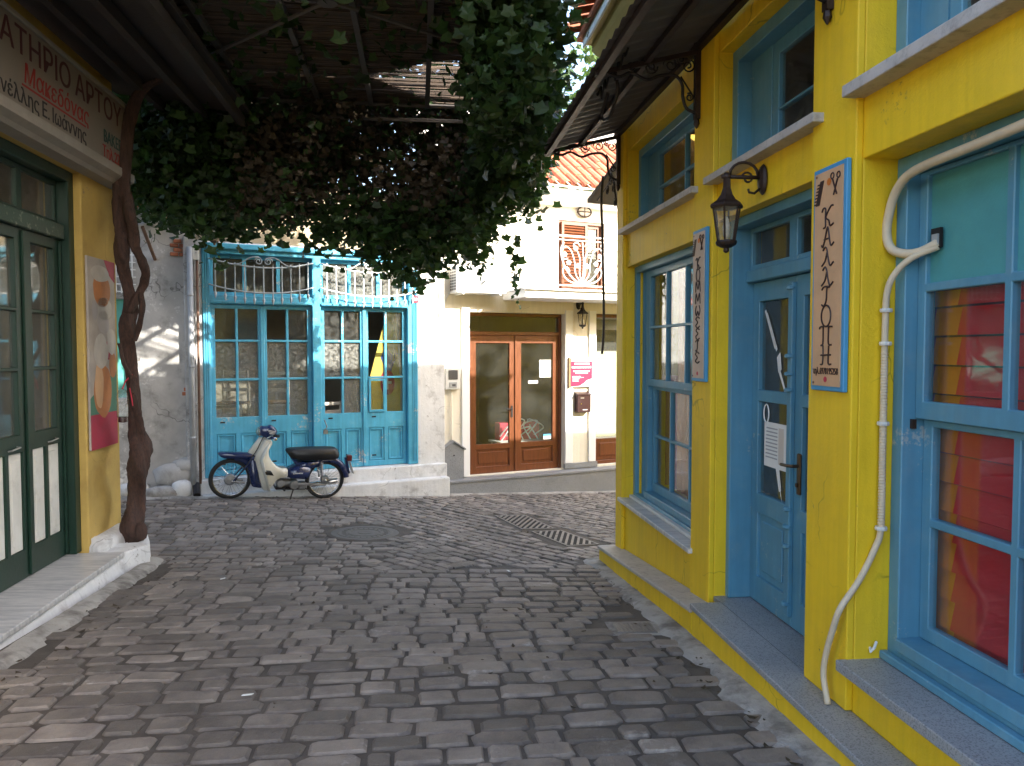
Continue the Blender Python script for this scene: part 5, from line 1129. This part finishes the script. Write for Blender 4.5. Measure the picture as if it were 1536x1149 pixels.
for z, a, b, h in ((.405, -.19, .20, .030), (.355, -.13, .14, .026), (.295, -.18, .19, .032), (.235, -.15, .16, .022), (.205, -.11, .12, .022), (.155, -.17, -.02, .010), (.138, -.17, .04, .010), (.118, -.17, -.04, .008), (.10, -.17, -.06, .008), (.08, -.17, -.05, .008)):
    m = MB(G); x = a
    while x < b:
        L = rq.uniform(.4, .9) * h; m.box(x, x + L, .0282, .0292, z, z + h); m.box(x + L * .25, x + L * .75, .0282, .0296, z + h * .3, z + h * .7); x += L + h * .22
    m.build('text_line', 'paper', rs)
mbx = root('mailbox', 'dark maroon metal mailbox mounted under the red sign', 'mailbox', FF, 2.42, WP + .001, .545)
MB(G).prism([(0, 0), (.105, 0), (.105, .29), (0, .325)], -.13, .13, 'x').build('case', 'mailbox', mbx, bevel=.006); MB(G).add([(-.135, 0, .327), (.135, 0, .327), (.135, .12, .287), (-.135, .12, .287), (-.135, 0, .337), (.135, 0, .337), (.135, .12, .297), (-.135, .12, .297)], [(0, 3, 2, 1), (4, 5, 6, 7), (0, 1, 5, 4), (1, 2, 6, 5), (2, 3, 7, 6), (3, 0, 4, 7)]).build('lid', 'mailbox', mbx)
MB(G).box(-.07, -.005, .1052, .108, .225, .245).build('name_plate', 'steel', mbx); MB(G).lathe([(.001, .1052), (.010, .1052), (.010, .112), (.001, .112)], 10, (-.06, 0, .14), 'y').build('lock', 'chrome', mbx); MB(G).box(-.03, .06, .1052, .107, .035, .05).build('maker_plate', 'pipegrey', mbx)
ol = root('bulkhead_lamp', 'oval bulkhead lamp under the tiled eave of the white house', 'lamp', FF, 2.45, WP + .001, 3.80)
m = MB(G); m.lathe([(.001, .0), (.075, .0), (.075, .03), (.06, .045), (.001, .05)], 18, (0, 0, 0), 'y'); m.v = [(x * 1.6, y, z) for x, y, z in m.v]; m.build('glass_cover', 'pale', ol, smooth=True)
m = MB(G); m.tube([(.13 * math.cos(t * math.pi / 12), .04, .082 * math.sin(t * math.pi / 12)) for t in range(25)], .012, 5); m.tube([(-.12, .055, 0), (.12, .055, 0)], .008, 5); m.tube([(0, .05, -.075), (0, .05, .075)], .008, 5); m.build('cage', 'ironbrown', ol)
lantern('small dark iron lantern hanging under the balcony slab', FF, 2.36, WP, 2.30, .14, 'darkiron', .95)
cb = root('loose_cable', 'thin white cable hanging down the white wall between shop and house', 'cable', FF, -.12, .012, 1.9)
MB(G).tube(smoothline([(0, 0, 1.2), (.01, 0, .6), (.0, 0, .2), (.03, 0, .14), (.015, 0, .2)], 5), .006, 5).build('wire', 'plastic', cb)
# ---- tree behind the houses
tr = root('garden_tree', 'light green tree showing beyond the tiled roofs', 'tree', None, 2.1, 19, -1)
MB().tube([(0, 0, 0), (.1, 0, 2.5), (-.05, .1, 5), (.1, 0, 7)], [.2, .16, .12, .06], 8).build('trunk', 'bark', tr, smooth=True); pts = []
for _ in range(230):
    c = Vector((rg.gauss(0, 1.3), rg.gauss(0, 1.2), rg.gauss(7.2, 1.5)))
    pts += [c + Vector((rg.gauss(0, .22), rg.gauss(0, .22), rg.gauss(0, .2))) for _ in range(11)]
leaves('crown', 'treeleaf', pts, tr, (.07, .13), .5, 8)
for i in range(7):
    a = i * .9; MB().tube([(.05, 0, 4 + i * .3), (.9 * math.cos(a), .9 * math.sin(a), 6 + i * .3)], [.05, .02], 5).build('limb', 'bark', tr)

# ================================================================== MOPED
bike = root('moped', 'small navy and cream step-through moped parked before the blue doors', 'moped', FF, -3.104, .40, 0)
p0, p1 = FF.pt(-3.104, .40), FF.pt(-1.918, .40); h0, h1 = gz(p0.x, p0.y) + .010, gz(p1.x, p1.y) + .010
bike.location = (p0.x, p0.y, h0); bike.rotation_euler = (R(3), math.atan2(h0 - h1, 1.186), FF.a)
def Bx(p): return (p - 335) * .001387
def Bz(p): return (803 - p) * .00138
def P2(l): return [(Bx(a), Bz(b)) for a, b in l]
WR = .258
def wheel(cx):
    hb_ = MB().lathe([(.001, -.055), (.05, -.055), (.055, -.03), (.055, .03), (.05, .055), (.001, .055)], 20, (cx, 0, WR), 'y').build('wheel', 'engine', bike, smooth=False)
    n = 40; m = MB(); rings = []
    for i in range(n + 1):
        a = 2 * math.pi * i / n; rings.append([(cx + (WR - .027 + .027 * math.cos(q)) * math.cos(a), .026 * math.sin(q), WR + (WR - .027 + .027 * math.cos(q)) * math.sin(a)) for q in [k * math.pi / 5 for k in range(10)]])
    m.loft(rings, cap=False).build('tyre', 'rubber', hb_, smooth=True)
    m = MB(); rings = []
    for i in range(n + 1):
        a = 2 * math.pi * i / n; rings.append([(cx + r_ * math.cos(a), y, WR + r_ * math.sin(a)) for r_, y in ((WR - .042, -.019), (WR - .055, -.012), (WR - .055, .012), (WR - .042, .019))])
    m.loft(rings, cap=False).build('rim', 'chrome', hb_, smooth=True)
    m = MB()
    for i in range(28):
        a = 2 * math.pi * i / 28; s_ = .03 if i % 2 else -.03; b = a + (.35 if i % 4 < 2 else -.35)
        m.tube([(cx + .05 * math.cos(b), s_, WR + .05 * math.sin(b)), (cx + (WR - .054) * math.cos(a), 0, WR + (WR - .054) * math.sin(a))], .0016, 4, cap=False)
    m.build('spokes', 'chrome', hb_); return hb_
wf = wheel(0); wr_ = wheel(1.186)
MB().lathe([(.001, -.075), (.06, -.072), (.072, -.06), (.072, -.02)], 20, (-.01, 0, WR), 'y').build('brake_drum', 'engine', wf); MB().lathe([(.001, -.075), (.05, -.07), (.06, -.02)], 20, (1.186, 0, WR), 'y').build('brake_drum', 'engine', wr_); MB().lathe([(.001, -.10), (.022, -.095), (.026, -.075)], 10, (1.186, 0, WR), 'y').build('axle_nut', 'chrome', wr_)
def shell(name, outline, hw, m, par=bike, rnd_=.6, bevel=.0, k=4):
    """a body panel: side outline given width hw, shrinking towards the sides so that its edges round off"""
    cx = sum(p[0] for p in outline) / len(outline); cz = sum(p[1] for p in outline) / len(outline); mb = MB(); rings = []
    for j in range(-k, k + 1):
        t = j / k; s_ = 1 - (1 - rnd_) * abs(t) ** 4; rings.append([(cx + (x - cx) * s_, hw * t, cz + (z - cz) * s_) for x, z in outline])
    return mb.loft(rings).build(name, m, par, smooth=True)
def sm2(l, k=4): q = smoothline([(a, b, 0) for a, b in l + [l[0]]], k)[:-1]; return [(p.x, p.y) for p in q]
# front mudguard: channel following the tyre
def arc_guard(name, cx, r0, a0, a1, hw, m, drop=.05, n=18):
    mb = MB(); rings = []
    for i in range(n + 1):
        a = a0 + (a1 - a0) * i / n; cc, ss = math.cos(a), math.sin(a); prof = []
        for y, d in ((-hw, -drop), (-hw * .95, -drop * .3), (-hw * .6, 0), (0, .008), (hw * .6, 0), (hw * .95, -drop * .3), (hw, -drop), (hw * .85, -drop), (hw * .8, -drop * .4), (0, -.006), (-hw * .8, -drop * .4), (-hw * .85, -drop)):
            prof.append((cx + (r0 + d) * cc, y, WR + (r0 + d) * ss))
        rings.append(prof)
    return mb.loft(rings).build(name, m, bike, smooth=True)
mg = shell('front_mudguard', P2(sm2([(212, 388), (235, 371), (330, 368), (470, 372), (540, 400), (530, 470), (470, 440), (400, 425), (300, 428), (245, 418)])), .062, 'navy', rnd_=.9)
arc_guard('inner_guard', 0, WR + .05, R(28), R(85), .055, 'navy', .06)
shell('leg_guard', P2(sm2([(500, 395), (545, 410), (565, 520), (585, 640), (610, 690), (560, 690), (520, 672), (498, 590), (470, 480)])), .085, 'navy', rnd_=.92)
for s_ in (-1, 1):
    m = MB(); rings = []
    for x, z, w_2 in ((515, 400, .030), (470, 470, .034), (420, 545, .032), (375, 600, .028), (345, 640, .024)):
        cx, cz = Bx(x), Bz(z); rings.append([(cx - w_2 * .8, s_ * .070, cz - w_2 * .6), (cx + w_2 * .8, s_ * .070, cz + w_2 * .6), (cx + w_2 * .8, s_ * .098, cz + w_2 * .6), (cx - w_2 * .8, s_ * .098, cz - w_2 * .6)])
    m.loft(rings).build('fork_leg', 'navy', bike, bevel=.006, seg=2); MB().tube([(Bx(455), s_ * .085, Bz(640)), (Bx(340), s_ * .085, Bz(628))], .014, 8).build('fork_link', 'engine', bike)
MB().tube([(Bx(590), -.05, Bz(215)), (Bx(540), -.09, Bz(330)), (Bx(480), -.10, Bz(440)), (Bx(400), -.10, Bz(560)), (Bx(370), -.09, Bz(630))], .006, 6).build('brake_cable', 'rubber', bike)
# steering column and cream leg shield
shell('steering_column', P2([(560, 225), (640, 225), (560, 400), (520, 420), (468, 366)]), .042, 'creamplastic', rnd_=.8)
ls = shell('leg_shield', P2(sm2([(600, 235), (668, 250), (640, 330), (655, 400), (700, 460), (765, 503), (826, 508), (832, 585), (775, 595), (730, 625), (690, 690), (650, 716), (618, 706), (590, 640), (560, 540), (530, 440), (520, 410)])), .10, 'creamplastic', rnd_=.94)
for s_ in (-1, 1):
    m = MB(); sec = []
    for x, z, y0, y1 in ((630, 245, .05, .10), (590, 330, .06, .15), (560, 420, .07, .185), (590, 520, .07, .20), (620, 610, .07, .19), (648, 712, .07, .15)):
        X, Z = Bx(x), Bz(z); sec.append([(X, s_ * y0, Z), (X + .035, s_ * y1, Z + .0), (X + .045, s_ * y1, Z), (X + .03, s_ * y0, Z)])
    m.loft(sec).build('shield_wing', 'creamplastic', ls, smooth=True)
MB().prism(P2([(612, 520), (672, 525), (692, 556), (622, 548)]), -.208, -.10, 'y').build('vent_slot', 'hole', ls); 
for x, z in ((645, 567), (812, 562), (677, 660)): MB().lathe([(.001, -.104), (.006, -.103), (.007, -.09)], 8, (Bx(x), 0, Bz(z)), 'y').build('screw', 'engine', ls)
# handlebar
shell('handlebar_cover', P2(sm2([(548, 140), (570, 122), (620, 118), (650, 108), (690, 130), (712, 165), (700, 205), (665, 245), (610, 228), (565, 205), (550, 190)])), .075, 'navy', rnd_=.7)
m = MB(); m.tube([(Bx(640), -.07, Bz(195)), (Bx(650), -.15, Bz(190)), (Bx(690), -.30, Bz(180))], .013, 8); m.tube([(Bx(640), .07, Bz(195)), (Bx(650), .15, Bz(190)), (Bx(690), .30, Bz(180))], .013, 8); hbar = m.build('handlebar', 'chrome', bike)
for s_ in (-1, 1): MB().tube([(Bx(668), s_ * .20, Bz(186)), (Bx(692), s_ * .315, Bz(180))], .018, 10).build('grip', 'rubber', hbar); MB().tube([(Bx(650), s_ * .16, Bz(195)), (Bx(600), s_ * .22, Bz(210)), (Bx(620), s_ * .30, Bz(215))], .005, 6).build('brake_lever', 'chrome', hbar)
MB().lathe([(.05, .0), (.058, -.012), (.05, -.03), (.02, -.045), (.001, -.048)], 16, (Bx(560), 0, Bz(172)), 'x').build('headlight', 'lampglass', bike, smooth=True); MB().lathe([(.06, .005), (.062, -.01), (.055, -.015)], 16, (Bx(560), 0, Bz(172)), 'x').build('headlight_rim', 'chrome', bike)
for s_ in (-1, 1): MB().lathe([(.001, -.03), (.022, -.02), (.026, 0), (.02, .02), (.001, .03)], 10, (Bx(690), s_ * .11, Bz(228)), 'x').build('indicator', 'chrome', bike)
for k in range(3): MB().tube([(Bx(618 + k * 10), -.0752, Bz(150 + k * 14)), (Bx(690), -.0752, Bz(165 + k * 12))], .0035, 5).build('white_stripe', 'whiteiron', bike)
# seat, body, rear
shell('seat', P2(sm2([(804, 345), (832, 322), (960, 312), (1120, 303), (1255, 302), (1292, 335), (1305, 375), (1280, 405), (1150, 418), (1010, 432), (900, 425), (842, 395)])), .115, 'blackvinyl', rnd_=.80)
shell('body_cover', P2([(845, 400), (900, 432), (1010, 440), (1130, 425), (1150, 470), (1060, 500), (1020, 560), (1010, 612), (940, 608), (832, 590), (818, 515), (895, 470)]), .088, 'navy', rnd_=.9)
shell('side_cover', P2(sm2([(825, 516), (905, 478), (1030, 490), (1040, 540), (1015, 600), (940, 604), (838, 588)])), .104, 'navy', rnd_=.9)
MB().tube(smoothline([(Bx(875 + k * 9), -.107, Bz(548 + (7 if k % 2 else -4) - k * .5)) for k in range(11)], 4), .003, 4).build('emblem', 'whiteiron', bike)
arc_guard('rear_mudguard', 1.186, WR + .06, R(118), R(8), .068, 'navy', .075, 22)
MB().tube([(Bx(1140), -.07, Bz(425)), (Bx(1225), -.075, Bz(418)), (Bx(1280), -.06, Bz(420))], .007, 6).build('grab_rail', 'chrome', bike)
m = MB(); m.box(Bx(1380), Bx(1432), -.045, .045, Bz(430), Bz(372)); m.build('tail_light', 'redlens', bike, bevel=.008); MB().add([(Bx(1362), -.03, Bz(400)), (Bx(1362), .03, Bz(400)), (Bx(1400), .03, Bz(560)), (Bx(1400), -.03, Bz(560)), (Bx(1385), -.03, Bz(400)), (Bx(1385), .03, Bz(400)), (Bx(1425), .03, Bz(550)), (Bx(1425), -.03, Bz(550))], [(0, 3, 2, 1), (4, 5, 6, 7), (0, 1, 5, 4), (1, 2, 6, 5), (2, 3, 7, 6), (3, 0, 4, 7)]).build('lamp_bracket', 'navy', bike)
MB().add([(Bx(1408), -.08, Bz(430)), (Bx(1408), .08, Bz(430)), (Bx(1455), .08, Bz(552)), (Bx(1455), -.08, Bz(552)), (Bx(1411), -.08, Bz(428)), (Bx(1411), .08, Bz(428)), (Bx(1458), .08, Bz(550)), (Bx(1458), -.08, Bz(550))], [(0, 3, 2, 1), (4, 5, 6, 7), (0, 1, 5, 4), (1, 2, 6, 5), (2, 3, 7, 6), (3, 0, 4, 7)]).build('number_plate', 'plastic', bike)
for s_ in (-1, 1):
    m = MB(); m.tube([(Bx(1128), s_ * .10, Bz(430)), (Bx(1150), s_ * .10, Bz(610))], .012, 8); sh_ = m.build('shock_absorber', 'chrome', bike)
    m = MB(); A0, A1 = Vector((Bx(1130), s_ * .10, Bz(440))), Vector((Bx(1146), s_ * .10, Bz(560))); m.tube([A0.lerp(A1, t / 70) + Vector((.024 * math.cos(t * .8), .024 * math.sin(t * .8), 0)) for t in range(71)], .0045, 5); m.build('spring', 'engine', sh_)
# engine
m = MB(); m.tube([(Bx(742), 0, Bz(648)), (Bx(800), 0, Bz(648)), (Bx(900), 0, Bz(655))], [.048, .055, .05], 12); m.build('cylinder', 'engine', bike)
for k in range(6): MB().lathe([(.001, -.003), (.062, -.003), (.062, .003), (.001, .003)], 14, (Bx(760 + k * 22), 0, Bz(650)), 'x').build('cooling_fin', 'engine', bike)
MB().lathe([(.001, -.09), (.05, -.088), (.062, -.075), (.066, .06), (.05, .075), (.001, .078)], 20, (Bx(900), 0, Bz(660)), 'y').build('crankcase', 'engine', bike); MB().lathe([(.001, -.10), (.046, -.098), (.052, -.08)], 18, (Bx(775), 0, Bz(648)), 'y').build('engine_cover', 'engine', bike)
MB().box(Bx(940), Bx(1020), -.07, .06, Bz(705), Bz(640)).build('gearbox', 'engine', bike, bevel=.012); MB().tube([(Bx(930), -.085, Bz(650)), (Bx(1080), -.085, Bz(652)), (Bx(1190), -.085, Bz(655))], .017, 8).build('swing_arm', 'steel', bike)
MB().tube([(Bx(720), .05, Bz(665)), (Bx(740), .07, Bz(700)), (Bx(900), .09, Bz(705)), (Bx(1050), .10, Bz(690)), (Bx(1330), .10, Bz(640))], [.014, .014, .018, .035, .035], 10).build('exhaust', 'chrome', bike, smooth=True)
MB().tube([(Bx(1210), -.08, Bz(615)), (Bx(1290), -.085, Bz(605)), (Bx(1285), -.085, Bz(640)), (Bx(1220), -.08, Bz(650))], .012, 6).build('brake_arm', 'engine', bike)
MB().box(Bx(735), Bx(1010), -.05, .05, Bz(712), Bz(692)).build('foot_bar', 'darkiron', bike, bevel=.006); MB().tube([(Bx(800), -.18, Bz(695)), (Bx(800), .18, Bz(695))], .014, 8).build('foot_peg', 'rubber', bike)
MB().tube([(Bx(893), -.07, Bz(705)), (Bx(870), -.12, Bz(770)), (Bx(850), -.17, Bz(835))], .009, 6).build('kick_stand', 'darkiron', bike); MB().tube([(Bx(850), -.17, Bz(829)), (Bx(835), -.19, Bz(836))], .012, 6).build('stand_foot', 'darkiron', bike)
MB().tube([(Bx(1000), -.09, Bz(690)), (Bx(1060), -.12, Bz(720)), (Bx(1060), -.16, Bz(722))], .008, 6).build('gear_pedal', 'darkiron', bike)
